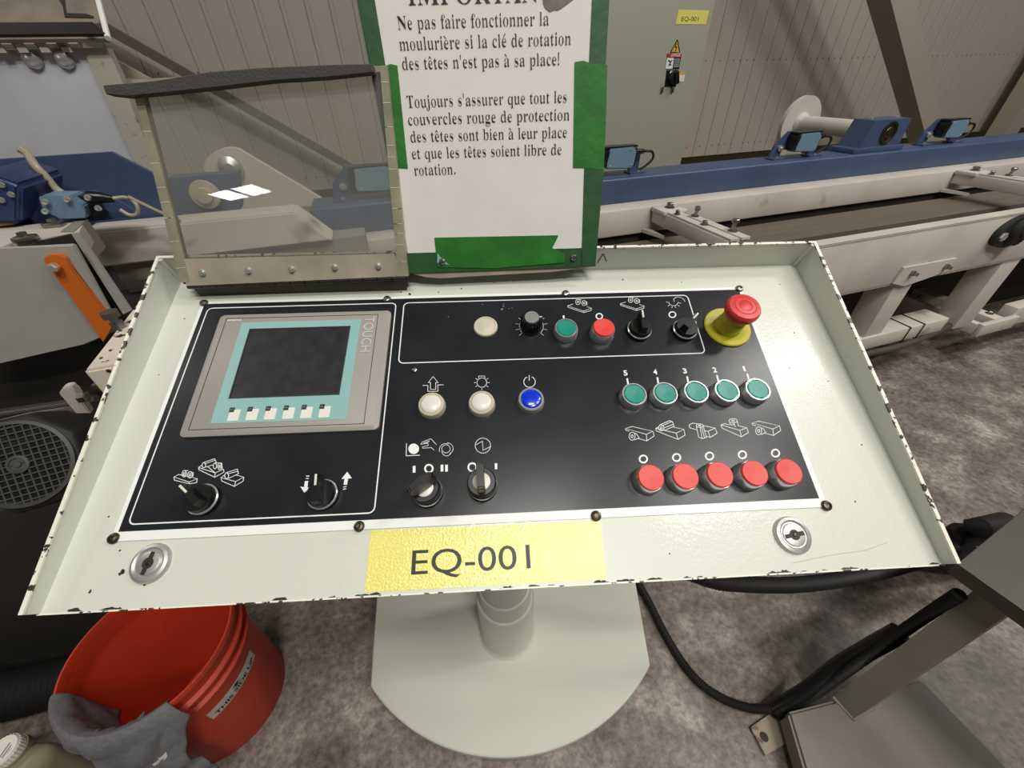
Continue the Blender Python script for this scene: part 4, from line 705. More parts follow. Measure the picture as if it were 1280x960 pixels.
GL = json.loads(r'''{"!":[181,[[75,138,59,477,122,477,106,138],[90,-7,80,-6,71,-2,63,3,57,11,54,22,52,36,54,51,57,62,63,69,71,75,80,78,90,79,100,78,109,75,117,69,123,62,126,51,128,36,126,22,123,11,116,3,109,-2,100,-6]]],"'":[151,[[61,309,48,477,103,477,90,309]]],".":[180,[[89,-7,80,-6,71,-2,63,3,57,11,54,22,52,36,54,51,57,62,63,69,71,75,80,78,89,79,100,78,109,75,117,69,123,62,126,51,128,36,126,22,123,11,116,3,109,-2,100,-6]]],"A":[436,[[-5,2,-5,16,4,17,16,21,26,28,35,39,44,54,53,74,209,464,222,463,381,86,408,33,417,23,429,17,439,16,439,2,233,2,233,16,260,19,281,29,288,46,276,82,255,135,101,135,75,71,72,59,70,48,77,30,95,19,123,16,124,16,124,2],[109,158,247,158,177,323]]],"I":[261,[[25,2,25,15,36,18,54,23,69,30,80,41,85,56,87,75,87,387,86,406,81,420,71,429,56,435,37,439,25,441,25,453,232,453,232,441,221,439,203,435,188,430,178,420,172,406,171,387,171,77,171,64,173,53,176,43,182,35,190,29,201,24,234,15,234,2]]],"M":[634,[[18,2,18,15,35,17,52,22,64,30,73,41,78,58,79,79,79,382,79,396,77,407,74,417,70,424,63,430,54,435,19,441,19,453,182,453,317,139,452,453,613,453,613,441,597,438,581,433,570,425,562,413,558,398,556,378,556,85,557,68,558,53,561,42,565,33,572,26,580,21,590,18,602,16,612,15,612,2,400,2,400,15,434,22,443,27,449,34,454,43,457,54,458,67,459,83,456,403,285,2,273,2,104,393,101,80,103,57,108,39,117,28,130,21,147,16,165,15,165,2]]],"N":[494,[[405,-8,105,353,103,79,104,57,108,41,116,29,127,22,144,17,163,15,163,2,22,2,22,15,33,16,45,18,56,21,64,25,71,32,75,40,78,51,79,64,80,79,80,389,39,435,22,440,22,453,155,453,393,165,395,377,394,392,393,405,390,415,385,423,379,429,370,434,335,441,335,453,476,453,476,441,458,439,442,434,430,427,423,415,419,398,418,377,418,-8]]],"O":[525,[[261,-8,230,-6,201,0,173,10,148,23,124,40,103,60,84,82,69,107,56,135,47,164,41,195,40,228,41,260,47,291,56,320,69,348,84,373,103,395,125,415,149,432,175,446,203,456,233,462,265,464,296,462,325,456,353,446,378,433,402,416,423,397,441,374,457,350,469,322,479,292,484,261,486,228,484,195,479,164,469,135,457,107,441,82,422,60,400,40,377,23,350,10,322,0,292,-6],[266,10,337,34,378,107,391,228,388,293,377,347,358,390,332,421,299,440,259,446,188,421,146,348,133,228,137,163,148,109,167,66,193,35,226,16]]],"P":[418,[[27,2,27,15,39,17,57,22,71,30,80,42,85,59,86,81,86,379,85,399,80,414,71,426,57,433,39,438,28,441,28,453,213,453,264,451,304,446,331,438,350,426,367,413,380,396,389,377,395,356,397,332,393,297,380,267,359,242,329,223,290,212,241,208,170,208,170,81,171,59,176,42,185,30,200,22,218,17,230,15,230,2],[170,227,202,227,234,230,260,238,281,251,294,270,302,296,304,329,302,361,296,387,285,408,268,422,244,431,217,434,202,433,190,430,180,426,174,419,171,410,170,398]]],"R":[473,[[27,2,27,15,39,17,57,22,71,30,80,42,85,59,86,81,86,379,85,399,80,414,71,426,57,433,39,438,28,441,28,453,217,453,277,450,325,440,361,424,386,401,400,371,405,335,395,286,365,250,298,225,422,49,444,24,454,19,466,16,467,15,467,2,345,2,208,215,170,215,170,81,171,59,176,42,185,30,200,22,218,17,230,15,230,2],[170,231,204,231,238,234,266,242,288,256,304,277,313,303,316,336,306,390,275,423,225,434,207,433,192,430,181,424,174,415,171,402,170,386]]],"T":[423,[[104,2,104,15,116,16,135,21,151,29,161,41,166,59,168,81,168,436,148,436,114,432,83,422,57,405,37,382,24,353,19,320,23,320,23,453,398,453,398,320,403,320,385,383,339,423,270,436,251,436,251,81,253,58,258,40,268,28,283,21,303,16,316,15,316,2]]],"a":[344,[[255,-8,233,-3,222,11,208,38,160,13,129,-1,95,-6,77,-4,63,2,52,13,44,27,39,44,37,63,41,90,52,114,73,134,105,152,148,170,215,188,215,241,214,259,209,273,199,284,185,292,167,297,148,298,119,296,96,288,86,274,99,255,104,247,106,239,106,231,105,220,103,211,99,204,93,198,86,194,77,193,68,195,62,198,57,205,53,214,50,224,50,236,51,251,55,264,62,277,72,288,85,297,100,305,119,311,139,315,162,316,202,313,232,304,252,290,265,270,273,244,276,210,276,62,279,39,285,35,295,32,307,32,314,38,308,28,297,9,276,-3],[150,31,161,32,172,35,182,39,193,45,203,52,215,62,213,172,145,154,112,124,101,84,106,55,122,37]]],"b":[361,[[60,-9,60,388,59,407,56,421,50,430,39,436,25,440,25,441,25,453,122,453,128,275,172,299,195,311,221,316,241,314,258,307,274,297,289,283,301,265,311,244,319,220,324,194,325,166,323,133,317,104,308,76,295,52,279,32,260,15,240,2,217,-5,193,-8,167,-3,142,9,105,31,48,-9],[182,12,211,16,233,28,247,48,255,77,260,114,262,160,260,198,255,228,246,252,231,269,210,279,184,283,170,281,157,278,145,272,134,263,127,254,122,242,122,68,128,37,149,18]]],"c":[294,[[155,-8,134,-5,114,1,96,13,79,28,65,47,52,69,43,94,38,121,36,150,38,181,44,209,55,236,68,259,85,278,104,295,126,307,149,314,175,316,202,314,223,307,240,296,252,282,258,265,261,245,260,234,258,225,255,217,250,211,244,208,237,207,223,212,216,226,213,251,213,261,214,271,209,287,192,296,168,299,126,287,102,249,96,187,99,142,107,105,123,75,145,53,172,40,204,36,233,40,259,51,271,69,261,60,238,23,200,0]]],"d":[370,[[139,-8,121,-5,103,1,87,12,73,27,60,46,50,67,42,92,38,118,36,147,38,180,43,210,51,236,62,260,76,279,91,295,108,307,126,314,145,316,170,312,191,299,233,277,240,401,238,414,233,424,223,432,209,437,194,440,192,442,192,453,302,453,302,75,303,60,306,48,311,39,321,33,335,28,337,25,337,13,313,11,268,4,238,-7,231,43,190,14,168,-2],[171,26,186,27,200,32,213,39,224,49,233,61,240,75,240,242,235,253,227,263,216,272,203,278,189,282,173,283,149,280,128,269,115,251,107,226,102,193,101,153,102,114,107,82,114,57,127,40,147,29]]],"e":[301,[[153,-8,132,-5,112,1,94,12,78,28,64,47,52,70,43,96,38,125,36,157,38,187,43,214,52,239,65,261,79,280,96,295,115,307,135,314,157,316,189,312,215,299,236,278,253,250,263,215,266,173,266,168,98,168,111,96,144,54,199,40,231,45,259,60,271,82,262,72,237,29,199,1],[100,190,218,190,218,215,217,241,214,262,208,278,198,290,181,297,159,299,124,288,105,256,100,204]]],"f":[214,[[31,2,31,14,47,19,56,23,61,28,66,34,69,73,69,279,33,279,33,308,69,308,69,353,72,385,81,412,96,434,116,449,142,459,174,462,197,460,215,454,229,444,239,430,245,416,247,400,246,387,243,377,240,368,235,363,230,359,224,358,216,359,211,362,207,367,204,374,202,381,201,391,202,400,204,409,208,419,211,426,215,433,209,440,195,445,180,446,163,444,148,439,139,431,134,420,132,406,131,390,131,308,187,308,187,279,131,279,131,65,133,47,137,33,146,24,161,18,178,15,183,14,183,2]]],"g":[327,[[146,-138,108,-136,78,-130,56,-119,41,-106,33,-91,31,-75,35,-56,47,-40,93,-26,55,-8,44,10,40,30,42,45,46,59,54,72,67,84,85,96,127,110,69,137,46,170,39,212,40,232,45,250,53,266,64,281,78,293,94,303,113,310,134,314,157,316,181,314,204,310,230,302,300,302,300,270,246,270,266,247,273,226,275,203,273,185,269,168,262,152,253,139,241,127,227,118,210,111,192,107,172,105,158,106,141,107,127,105,114,102,102,96,92,89,86,81,84,71,92,57,114,49,140,46,175,46,207,46,233,43,254,38,270,31,281,22,289,11,294,-2,298,-18,299,-37,295,-66,283,-91,263,-111,234,-126,195,-135],[157,122,178,124,195,132,206,145,212,162,215,184,216,211,215,238,212,260,205,277,194,289,178,297,157,299,137,297,120,289,109,277,102,260,99,238,98,211,99,184,102,162,109,145,120,132,137,124],[161,-119,222,-113,265,-96,280,-66,278,-55,270,-45,257,-39,242,-35,225,-33,205,-32,91,-32,71,-44,60,-57,56,-73,60,-85,71,-96,86,-106,106,-113,131,-117]]],"i":[198,[[101,365,91,366,83,371,77,378,71,388,68,399,67,412,68,425,71,437,77,447,84,455,91,459,101,461,110,459,118,455,125,447,130,437,133,425,134,412,133,399,130,388,125,378,118,371,110,366],[35,2,35,14,34,15,47,19,58,24,65,32,68,42,69,56,69,252,68,267,66,278,60,286,49,292,36,295,37,296,37,308,132,308,132,56,133,43,135,33,141,25,151,19,164,15,163,14,163,2]]],"j":[210,[[106,366,97,367,89,372,82,380,77,389,73,401,72,414,73,427,77,438,82,448,89,456,97,461,106,462,116,461,123,456,131,448,136,438,139,427,141,414,139,401,136,390,131,380,123,372,115,367],[35,-138,21,-137,8,-134,-4,-129,-15,-122,-23,-114,-30,-104,-35,-93,-38,-82,-39,-70,-38,-59,-36,-49,-33,-42,-28,-36,-23,-33,-15,-31,-7,-32,-1,-36,4,-41,7,-48,9,-56,10,-66,9,-72,8,-79,4,-86,-7,-103,-1,-112,14,-118,31,-119,50,-117,65,-111,74,-101,78,-87,80,-72,80,-54,80,250,79,265,76,277,68,286,56,292,40,295,39,296,39,308,143,308,143,-21,139,-57,130,-86,115,-109,95,-125,68,-135]]],"l":[200,[[35,2,35,14,34,15,47,19,58,24,65,32,68,42,69,56,69,398,68,411,66,422,61,431,51,437,37,440,37,441,37,453,132,453,132,56,133,43,135,33,141,25,151,19,164,15,163,14,163,2]]],"m":[554,[[35,2,35,14,33,15,47,18,58,24,65,32,68,42,69,56,69,253,68,266,65,277,59,285,49,291,35,295,35,296,35,308,130,308,137,261,184,292,210,310,237,316,270,310,292,291,317,257,359,291,387,310,417,316,456,304,479,270,487,211,487,56,488,43,491,32,497,24,507,19,520,15,519,14,519,2,394,2,394,14,393,15,406,19,416,25,422,33,425,43,426,56,426,217,425,234,423,248,418,259,409,267,394,272,377,274,352,270,330,258,308,238,308,56,309,43,312,33,317,25,327,19,341,15,339,14,339,2,216,2,216,14,215,15,228,19,238,25,244,33,247,43,248,56,248,217,247,234,245,247,241,259,231,267,216,272,199,274,173,270,150,257,130,236,130,56,131,43,133,33,139,25,149,19,162,15,161,14,161,2]]],"n":[381,[[35,2,35,14,33,15,47,18,58,24,65,32,68,42,69,56,69,253,68,266,65,277,59,285,49,291,35,295,35,296,35,308,131,308,139,264,185,294,212,310,242,316,282,304,305,270,314,211,314,56,315,43,318,32,324,24,334,19,348,15,347,14,347,2,219,2,219,14,209,14,233,18,248,33,252,56,252,217,251,234,248,248,244,259,234,267,220,272,202,274,176,270,153,257,131,236,131,56,132,43,135,32,141,24,151,19,164,15,163,14,163,2]]],"o":[336,[[169,-8,143,-5,120,2,99,14,81,29,65,49,52,71,43,97,37,124,35,154,37,184,43,212,52,238,65,260,81,279,99,295,120,307,143,313,168,316,193,314,216,307,236,295,255,280,270,261,283,239,293,213,298,185,300,154,298,123,293,95,283,70,270,47,255,28,237,13,216,2,194,-5],[169,9,192,12,211,22,224,38,228,49,232,63,234,81,236,154,235,206,231,246,223,272,210,288,192,298,169,301,145,298,125,288,113,272,106,245,102,206,100,154,103,81,105,63,109,49,113,38,126,22,145,12]]],"p":[371,[[34,-136,34,-126,30,-125,41,-123,50,-119,58,-114,63,-108,67,-101,69,-64,69,243,68,262,66,275,60,285,50,291,37,295,36,297,36,308,126,308,135,259,178,292,201,310,231,316,250,314,267,307,283,296,297,281,309,262,320,240,327,216,332,189,333,160,332,129,327,100,319,73,309,50,296,30,281,14,265,2,247,-5,227,-8,202,-3,180,11,139,36,131,-58,136,-99,141,-108,149,-115,161,-120,181,-125,181,-136],[195,26,221,29,241,40,254,58,263,83,267,116,269,154,268,192,264,224,257,249,244,266,224,277,198,281,172,276,150,261,131,236,131,68,147,44,168,30]]],"q":[364,[[191,-136,191,-125,195,-124,211,-121,225,-116,234,-108,239,-97,240,-83,234,32,191,10,168,-3,141,-7,122,-5,104,2,88,12,74,27,61,44,51,65,43,89,38,115,37,144,39,176,45,206,54,233,68,257,84,278,102,294,123,307,145,314,170,316,195,312,221,300,257,278,314,318,303,318,303,-83,304,-97,307,-107,313,-115,324,-121,338,-124,337,-125,337,-136],[178,27,192,28,205,32,218,38,228,46,236,55,240,67,240,241,234,272,213,291,180,297,152,293,130,282,116,262,107,235,102,199,100,156,102,116,107,84,116,59,130,41,152,31]]],"r":[287,[[35,2,35,14,34,15,47,19,58,24,65,32,68,42,69,56,69,252,68,267,66,279,60,287,49,292,35,295,37,296,37,308,129,308,139,248,171,270,184,286,197,299,210,308,222,314,233,316,247,314,257,310,264,302,269,292,272,280,273,266,272,254,270,244,266,236,261,230,255,226,248,225,241,226,236,228,233,233,220,251,212,257,201,261,188,262,173,260,159,254,148,243,139,229,134,212,133,192,133,56,134,42,139,31,148,23,162,18,178,15,181,14,181,2]]],"s":[288,[[151,-8,135,-6,115,-1,91,8,73,11,57,9,43,3,41,-6,52,-6,52,103,41,103,46,78,58,56,75,37,95,23,117,15,140,12,159,14,175,18,190,25,200,34,207,45,209,59,203,77,187,93,164,107,115,132,95,144,79,157,68,171,60,186,55,202,54,220,56,246,64,269,77,289,94,304,115,313,141,316,163,314,195,305,203,303,214,302,227,304,238,310,240,316,227,316,227,224,240,224,235,245,223,264,208,279,190,290,170,297,149,299,133,298,118,294,105,288,96,280,90,270,88,259,90,248,95,239,103,231,113,223,125,216,139,209,184,187,203,176,218,163,228,150,235,135,239,116,241,95,238,65,230,40,216,20,199,5,177,-5]]],"t":[228,[[123,-7,103,-5,88,2,78,12,71,27,67,47,65,71,65,281,37,281,37,298,100,367,118,387,132,406,138,421,128,421,128,308,191,308,191,281,128,281,128,82,129,69,131,58,135,50,143,43,154,39,169,38,191,42,208,54,213,71,199,65,185,26,158,1]]],"u":[375,[[131,-8,107,-5,90,4,78,19,70,39,64,65,62,97,62,248,61,262,59,274,53,284,43,291,28,295,28,296,28,308,125,308,125,74,126,62,131,53,138,44,149,38,162,34,177,33,202,37,224,47,245,65,245,248,244,263,241,276,234,285,222,291,207,295,206,296,206,308,307,308,307,70,308,56,312,45,319,37,330,32,344,29,344,27,344,15,319,13,273,5,243,-7,237,44,204,27,192,15,178,6,163,-2,148,-6]]],"v":[306,[[154,-8,53,249,36,283,26,290,13,294,14,296,14,308,147,308,147,297,155,297,135,295,118,288,112,276,114,267,185,118,251,252,258,272,251,286,230,294,220,296,220,308,288,308,288,297,287,294,274,288,264,280,245,244,149,-8]]]}''')
ACC = {'é': ('e', 1), 'è': ('e', -1), 'ê': ('e', 0), 'à': ('a', -1)}
def serif_mesh(body):
    cu = bpy.data.curves.new('t', 'CURVE'); cu.dimensions = '2D'; cu.fill_mode = 'BOTH'
    x = 0.0
    def poly(pts):
        sp = cu.splines.new('POLY'); sp.points.add(len(pts) - 1)
        for i, (a, b) in enumerate(pts): sp.points[i].co = (a, b, 0, 1)
        sp.use_cyclic_u = True
    for ch in body:
        if ch == ' ': x += .21; continue
        b, acc = ACC.get(ch, (ch, None))
        adv, cons = GL[b]; adv /= 1e3
        for c in cons: poly([(c[2 * i] / 1e3 + x, c[2 * i + 1] / 1e3) for i in range(len(c) // 2)])
        if acc is not None:
            m = x + adv * .48
            if acc: poly([(m - .04 * acc, .36), (m + .07 * acc, .475), (m + .105 * acc, .45), (m - .015 * acc, .35)])
            else: poly([(m - .085, .365), (m - .01, .465), (m + .01, .465), (m + .085, .365), (m + .06, .36), (m, .425), (m - .06, .36)])
        x += adv
    return curve_mesh(cu)
LINES = [('IMPORTAN', 32.6, 270.2, 166.3, 272.8, 1),
         ('Ne pas faire fonctionner la', 19.4, 250.4, 177.6, 254.0, 0),
         ('moulurière si la clé de rotation', 19.1, 233.0, 201.7, 237.4, 0),
         ("des têtes n'est pas à sa place!", 19.9, 216.3, 189.7, 219.7, 0),
         ("Toujours s'assurer que tout les", 20.7, 182.0, 198.9, 185.6, 0),
         ('couvercles rouge de protection', 20.1, 165.4, 202.8, 168.8, 0),
         ('des têtes sont bien à leur place', 20.8, 148.8, 200.5, 151.7, 0),
         ('et que les têtes soient libre de', 20.5, 132.1, 194.8, 134.5, 0),
         ('rotation.', 21.2, 115.0, 69.4, 115.8, 0)]
for body, x0, y0, x1, y1, hh in LINES:
    me = serif_mesh(body); xs = [v.co.x for v in me.vertices]; ax, bx = min(xs), max(xs)
    L = math.hypot(x1 - x0, y1 - y0) / 1e3; k = L / (bx - ax); ky = .0242 if not hh else .036
    mb = MB(); mb.mesh(me, T(x0 / 1e3, y0 / 1e3, .0011) @ RZ(math.atan2(y1 - y0, x1 - x0)) @ Matrix.Diagonal((k, ky, 1, 1)) @ T(-ax, 0))
    part('printed_line', mb, M['ink'], paper, NOT)

# ------------------------------------------------------------------ outfeed conveyor behind the console
cv = thing('belt_conveyor', 'dirty white belt conveyor frame with brown belt running behind the console', 'conveyor', (2.0, 1.15, 0), CONV)
def cpart(name, mb, m, par, **k): return part(name, mb, m, par, CONV, **k)
mb = MB(); mb.box((-0.16, 1.32, .806), (6.5, 1.41, .900), bev=.006); cpart('rear_rail', mb, M['white_paint'], cv)
mb = MB(); mb.box((0.30, .950, .600), (6.5, .958, .817), bev=.002); mb.box((0.30, .950, .809), (6.5, 1.0, .817)); mb.box((0.30, .950, .600), (6.5, 1.0, .608)); cpart('front_rail', mb, M['white_paint'], cv)
mb = MB(); mb.box((0.25, 1.105, .745), (6.5, 1.300, .785)); cpart('belt', mb, M['belt'], cv, label='worn brown conveyor belt')
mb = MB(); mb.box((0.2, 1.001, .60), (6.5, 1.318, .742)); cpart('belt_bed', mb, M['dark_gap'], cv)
mb = MB(); mb.box((0.2, 1.335, 0), (6.5, 1.36, .80)); cpart('shade_panel', mb, M['dark_gap'], cv, label='dark panel standing in for the shade under the conveyor')  # added dark panel, stands in for the shaded floor behind the legs
def hexbolt(s, n, z, parent, r=.011, h=.03, tilt=0):
    mb = MB(); mb.lathe([(r * 1.35, 0), (r * 1.35, .003), (r * .55, .003), (r * .55, h)], seg=16)
    mb.lathe([(r, h), (r, h + .009), (r * .8, h + .011)], seg=6)
    return part('bolt', mb, M['steel'], parent, CONV @ T(s, n, z) @ RX(tilt), at=(0, 0, 0))
def cross_bar(s, w):
    mb = MB(); mb.box((s - w / 2, .93, .846), (s + w / 2, 1.318, .892), bev=.004)
    mb.box((s - w / 2 + .004, .925, .892), (s - .004, 1.24, .899)); mb.box((s + .006, .925, .892), (s + w / 2, 1.18, .899))
    mb.box((s - w / 2 - .01, 1.235, .886), (s + w / 2 + .012, 1.318, .902), bev=.004)
    mb.prism([(s - w / 2, 1.318, .81), (s - w / 2 - .03, 1.318, .81), (s - w / 2, 1.22, .81)], (0, 0, .012))
    b = cpart('cross_bar', mb, M['white_paint'], cv)
    hexbolt(s + .002, 1.275, .902, b, .013, .006); hexbolt(s + .022, 1.16, .899, b, .010, .022, .15); hexbolt(s - .012, 1.07, .899, b, .009, .003); hexbolt(s + .024, .985, .899, b, .011, .026)
    hexbolt(s - .02, 1.20, .899, b, .008, .004)
cross_bar(1.005, .075); cross_bar(2.63, .085); cross_bar(4.4, .085)
def leg(s0, s1, zt, zb):
    mb = MB(); mb.box((s0, .955, zb), (s1, 1.05, zt), bev=.003); return cpart('leg', mb, M['white_paint'], cv)
leg(1.925, 2.03, .61, .345); leg(2.575, 2.70, .60, .255); leg(0.55, .65, .60, 0.0); leg(4.6, 4.72, .60, 0.0)
mb = MB(); mb.prism([(1.885, .949, .675), (2.185, .949, .672), (2.165, .949, .618), (2.05, .949, .600), (1.955, .949, .588), (1.875, .949, .612)], (0, -.008, 0)); fl = cpart('leg_flange', mb, M['white_paint'], cv)
for s in (1.95, 2.14):
    mb = MB(); mb.lathe([(.011, 0), (.011, .010), (.007, .012), (.007, .022), (0, .022)], seg=6); part('bolt', mb, M['steel'], fl, CONV @ T(s, .941, .645) @ RX(pi / 2), at=(0, 0, 0))
mb = MB(); mb.box((1.50, .945, .275), (2.46, 1.05, .345), bev=.006); mb.box((2.44, .99, .265), (2.76, 1.04, .30)); fb = cpart('foot_beam', mb, M['white_paint'], cv)
for s in (1.52, 1.84):
    mb = MB(); mb.box((s, .97 if s < 1.6 else 1.0, 0), (s + .08, 1.05, .275)); cpart('foot', mb, M['white_paint'], cv)
for s in (1.86, 2.20, 2.29):
    mb = MB(); mb.tube([(s, .943, .27), (s, .943, .347), (s, 1.053, .347), (s, 1.053, .27), (s, .943, .27)], .0028, 6); part('cable_tie', mb, M['black_matt'], fb, CONV)
mb = MB(); mb.tube([(1.4, .93, .262), (1.9, .935, .262), (2.2, .930, .255), (2.45, .95, .265), (2.7, 1.0, .27)], .014, 10, smooth=2); cpart('cable', mb, M['stand_dark'], cv)
mb = MB(); mb.box((2.745, .93, .20), (2.785, 1.60, .255), bev=.003); mb.box((2.885, .93, .20), (2.955, 1.60, .255), bev=.003); mb.box((2.745, .92, .195), (3.02, .945, .262), bev=.003)
mb.box((2.955, .93, .20), (2.985, 1.5, .24)); mb.box((2.76, 1.20, 0), (2.94, 1.32, .20)); fc = cpart('foot_frame', mb, M['white_paint'], cv)
hexbolt(2.93, 1.0, .255, fc, .012, .004); hexbolt(2.80, 1.25, .255, fc, .010, .004)
mb = MB(); mb.box((3.0, .94, .19), (6.2, 1.0, .30), bev=.005); cpart('foot_beam', mb, M['white_paint'], cv)
# flanged drive bearing on the front rail
q = Vector((2.36, .95, .752))
mb = MB(); ang = radians(-25)
o = [(.115 * cos(t), .062 * sin(t)) if abs(cos(t)) < .55 else (.115 * cos(t) + 0, .062 * sin(t)) for t in [2 * pi * k / 36 for k in range(36)]]
mb.plate(o, 0, .022); mb.lathe([(.055, .022), (.052, .040), (.038, .046), (.036, .044), (.0, .044)], seg=36)
bg = part('flange_bearing', mb, M['black_matt'], cv, CONV @ T(2.44, .95, .752) @ RX(pi / 2) @ RZ(.12), at=(0, 0, 0), label='black flange bearing')
for x in (-.088, .088):
    mb = MB(); mb.lathe([(.017, .022), (.017, .030), (.013, .033)], seg=6); part('bolt', mb, M['chrome'], bg, CONV @ T(2.44, .95, .752) @ RX(pi / 2) @ RZ(.12) @ T(x, 0), at=(0, 0, .022))
mb = MB(); mb.lathe([(.022, .04), (.022, .085), (.018, .09)], seg=24); part('shaft', mb, M['stand_dark'], bg, CONV @ T(2.44, .95, .752) @ RX(pi / 2), at=(0, 0, .04))

# ------------------------------------------------------------------ blue beam with sensors and rollers behind the conveyor
bb = thing('blue_beam', 'long blue steel beam carrying sensors along the back of the conveyor', 'beam', (2.0, 1.48, 0), CONV)
mb = MB(); mb.box((-.20, 1.41, .880), (6.8, 1.555, .985), bev=.008, seg=3); cpart('beam', mb, M['blue_paint'], bb)
for s in (.35, 5.2):
    mb = MB(); mb.box((s, 1.43, 0), (s + .1, 1.53, .88)); cpart('post', mb, M['blue_paint'], bb)
def photo_sensor(s, n, sc, label, flip=1):
    F = CONV @ T(s, n, .985) @ Matrix.Diagonal((sc, sc, sc, 1))
    mb = MB(); mb.prism([(-.115, .03, .004), (-.105, .03, .050), (-.055, .03, .098), (.02, .03, .098), (.02, .03, .080), (-.03, .03, .072), (-.06, .03, .03), (-.06, .03, .004)], (0, .008, 0))
    mb.box((-.120, .0, 0), (-.045, .045, .006)); mb.box((.075, .0, 0), (.145, .045, .006)); mb.box((.085, .026, 0), (.125, .038, .075))
    b = part('photo_sensor', mb, M['blue_paint'], bb, F, at=(0, 0, 0), label=label)
    mb = MB(); mb.prism([(-.035, .030, .028), (-.040, .030, .045), (-.030, .030, .092), (.068, .030, .094), (.080, .030, .080), (.076, .030, .032), (.065, .030, .024)], (0, -.046, 0))
    bmesh.ops.bevel(mb.bm, geom=mb.bm.edges[:], offset=.003, segments=2, affect='EDGES')
    part('housing', mb, M['sensor_blue'], b, F, at=(0, 0, 0), label='light blue sensor housing')
    mb = MB(); mb.box((-.052, -.014, .036), (-.030, .028, .088), bev=.002); mb.box((.072, -.012, .030), (.084, .028, .09), bev=.002); mb.box((-.045, -.010, .092), (.085, .028, .098)); part('lens_block', mb, M['black'], b, F, at=(0, 0, 0))
    for x, z in ((-.020, .085), (.055, .085), (-.022, .036), (.062, .036)):
        part('screw', MB().lathe([(.0035, 0), (.0025, .002), (0, .002)], T(x, -.016, z) @ RX(pi / 2), seg=10), M['chrome'], b, F)
    mb = MB(); mb.lathe([(.010, 0), (.010, .012), (.0085, .014), (.0085, .040), (.0055, .048)], T(.080, .008, .074) @ RY(pi / 2), seg=14); part('connector', mb, M['black'], b, F, at=(0, 0, 0))
    mb = MB(); mb.tube([(.128, .008, .074), (.165, .006, .072), (.172, .006, .045), (.140, .010, .020), (.115, .015, .010)], .0045, 8, smooth=2); part('cable', mb, M['black_matt'], b, F, at=(0, 0, 0))
    mb = MB(); mb.lathe([(.012, 0), (.012, .006), (.005, .007), (.005, .012)], T(-.075, .028, .040) @ RX(pi / 2), seg=12); mb.lathe([(.007, 0), (.007, .005)], T(-.085, .02, .006), seg=6); mb.lathe([(.007, 0), (.007, .005)], T(.115, .012, .006), seg=6)
    part('bracket_bolt', mb, M['chrome'], b, F, at=(0, 0, 0)); return b
photo_sensor(.862, 1.455, 1.0, 'sensor beside the paper notice')
photo_sensor(1.738, 1.455, 1.0, 'sensor left of the bearing block')
photo_sensor(2.625, 1.455, 1.05, 'sensor right of the bearing block')
photo_sensor(-.015, 1.455, 1.0, 'sensor seen through the clear cover')
photo_sensor(3.75, 1.455, 1.0, 'sensor at the right edge of the photo')
def roller_unit(s, lab):
    mb = MB(); mb.box((s - .135, 1.43, .985), (s + .165, 1.555, 1.005), bev=.003)
    mb.prism([(s - .095, 1.445, 1.005), (s - .060, 1.445, 1.105), (s + .150, 1.445, 1.105), (s + .150, 1.445, 1.005)], (0, .10, 0))
    b = cpart('bearing_block', mb, M['blue_paint'], bb, label=lab)
    mb = MB(); mb.lathe([(.044, 0), (.042, .006), (.033, .007), (.032, .003), (.022, .003), (.020, .006), (.012, .007), (.011, .010), (0, .010)], T(s + .045, 1.445, 1.056) @ RX(pi / 2), seg=32); part('bearing', mb, M['dark_steel'], b, CONV)
    for x in (-.03, .12):
        mb = MB(); mb.lathe([(.010, 0), (.010, .007), (.006, .008), (.006, .014)], seg=6); part('bolt', mb, M['chrome'], b, CONV @ T(s + x, 1.495, 1.105), at=(0, 0, 0))
    return b
roller_unit(2.165, 'blue bearing block')
mb = MB(); mb.lathe([(.036, 0), (.036, .36)], T(2.21, 1.545, 1.056) @ RX(-pi / 2), seg=28); sp_ = cpart('spindle_tube', mb, M['white_paint'], bb, label='dirty white spindle tube')
mb = MB(); mb.lathe([(.120, 0), (.120, .022), (.115, .026)], T(2.21, 1.895, 1.056) @ RX(-pi / 2), seg=48); mb.lathe([(.050, .0), (.036, -.02)], T(2.21, 1.895, 1.056) @ RX(-pi / 2), seg=28); cpart('flange_disc', mb, M['white_paint'], bb, label='dirty white round flange')
mb = MB(); mb.box((2.16, 1.90, 0), (2.30, 1.98, 1.03), bev=.01); cpart('support_post', mb, M['white_paint'], bb)

# ------------------------------------------------------------------ moulding machine on the left, seen in part
mm_ = thing('moulding_machine', 'large moulding machine at left with brushed steel guard, blue side plate and grey end box', 'machine', (-1.0, 1.3, 0), CONV)
def mslab(name, pix, n, th, m, par=None, label=None, bev=0):
    P = [on_n(x, y, n) for x, y in pix]
    mb = MB().prism(P, (0, th, 0))
    if bev: bmesh.ops.bevel(mb.bm, geom=mb.bm.edges[:], offset=bev, segments=2, affect='EDGES')
    return part(name, mb, M[m], par or mm_, CONV, label=label)
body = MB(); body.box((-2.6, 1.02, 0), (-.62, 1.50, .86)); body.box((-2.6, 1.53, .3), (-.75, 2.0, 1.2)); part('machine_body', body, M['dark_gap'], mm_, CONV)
g = mslab('guard_panel', [(-60, 64), (0, 62), (98, 60), (104, 62), (196, 262), (196, 300), (-60, 300)], 1.50, .006, 'brushed', label='brushed steel guard panel')
for x, y in ((41, 74), (81, 74)):
    c = on_n(x, y, 1.5); mb = MB(); mb.lathe([(.019, 0), (.019, .005), (.015, .011), (.008, .014), (0, .0145)], T(c.x, c.y, c.z) @ RX(pi / 2), seg=24); part('dome_bolt', mb, M['chrome'], g, CONV)
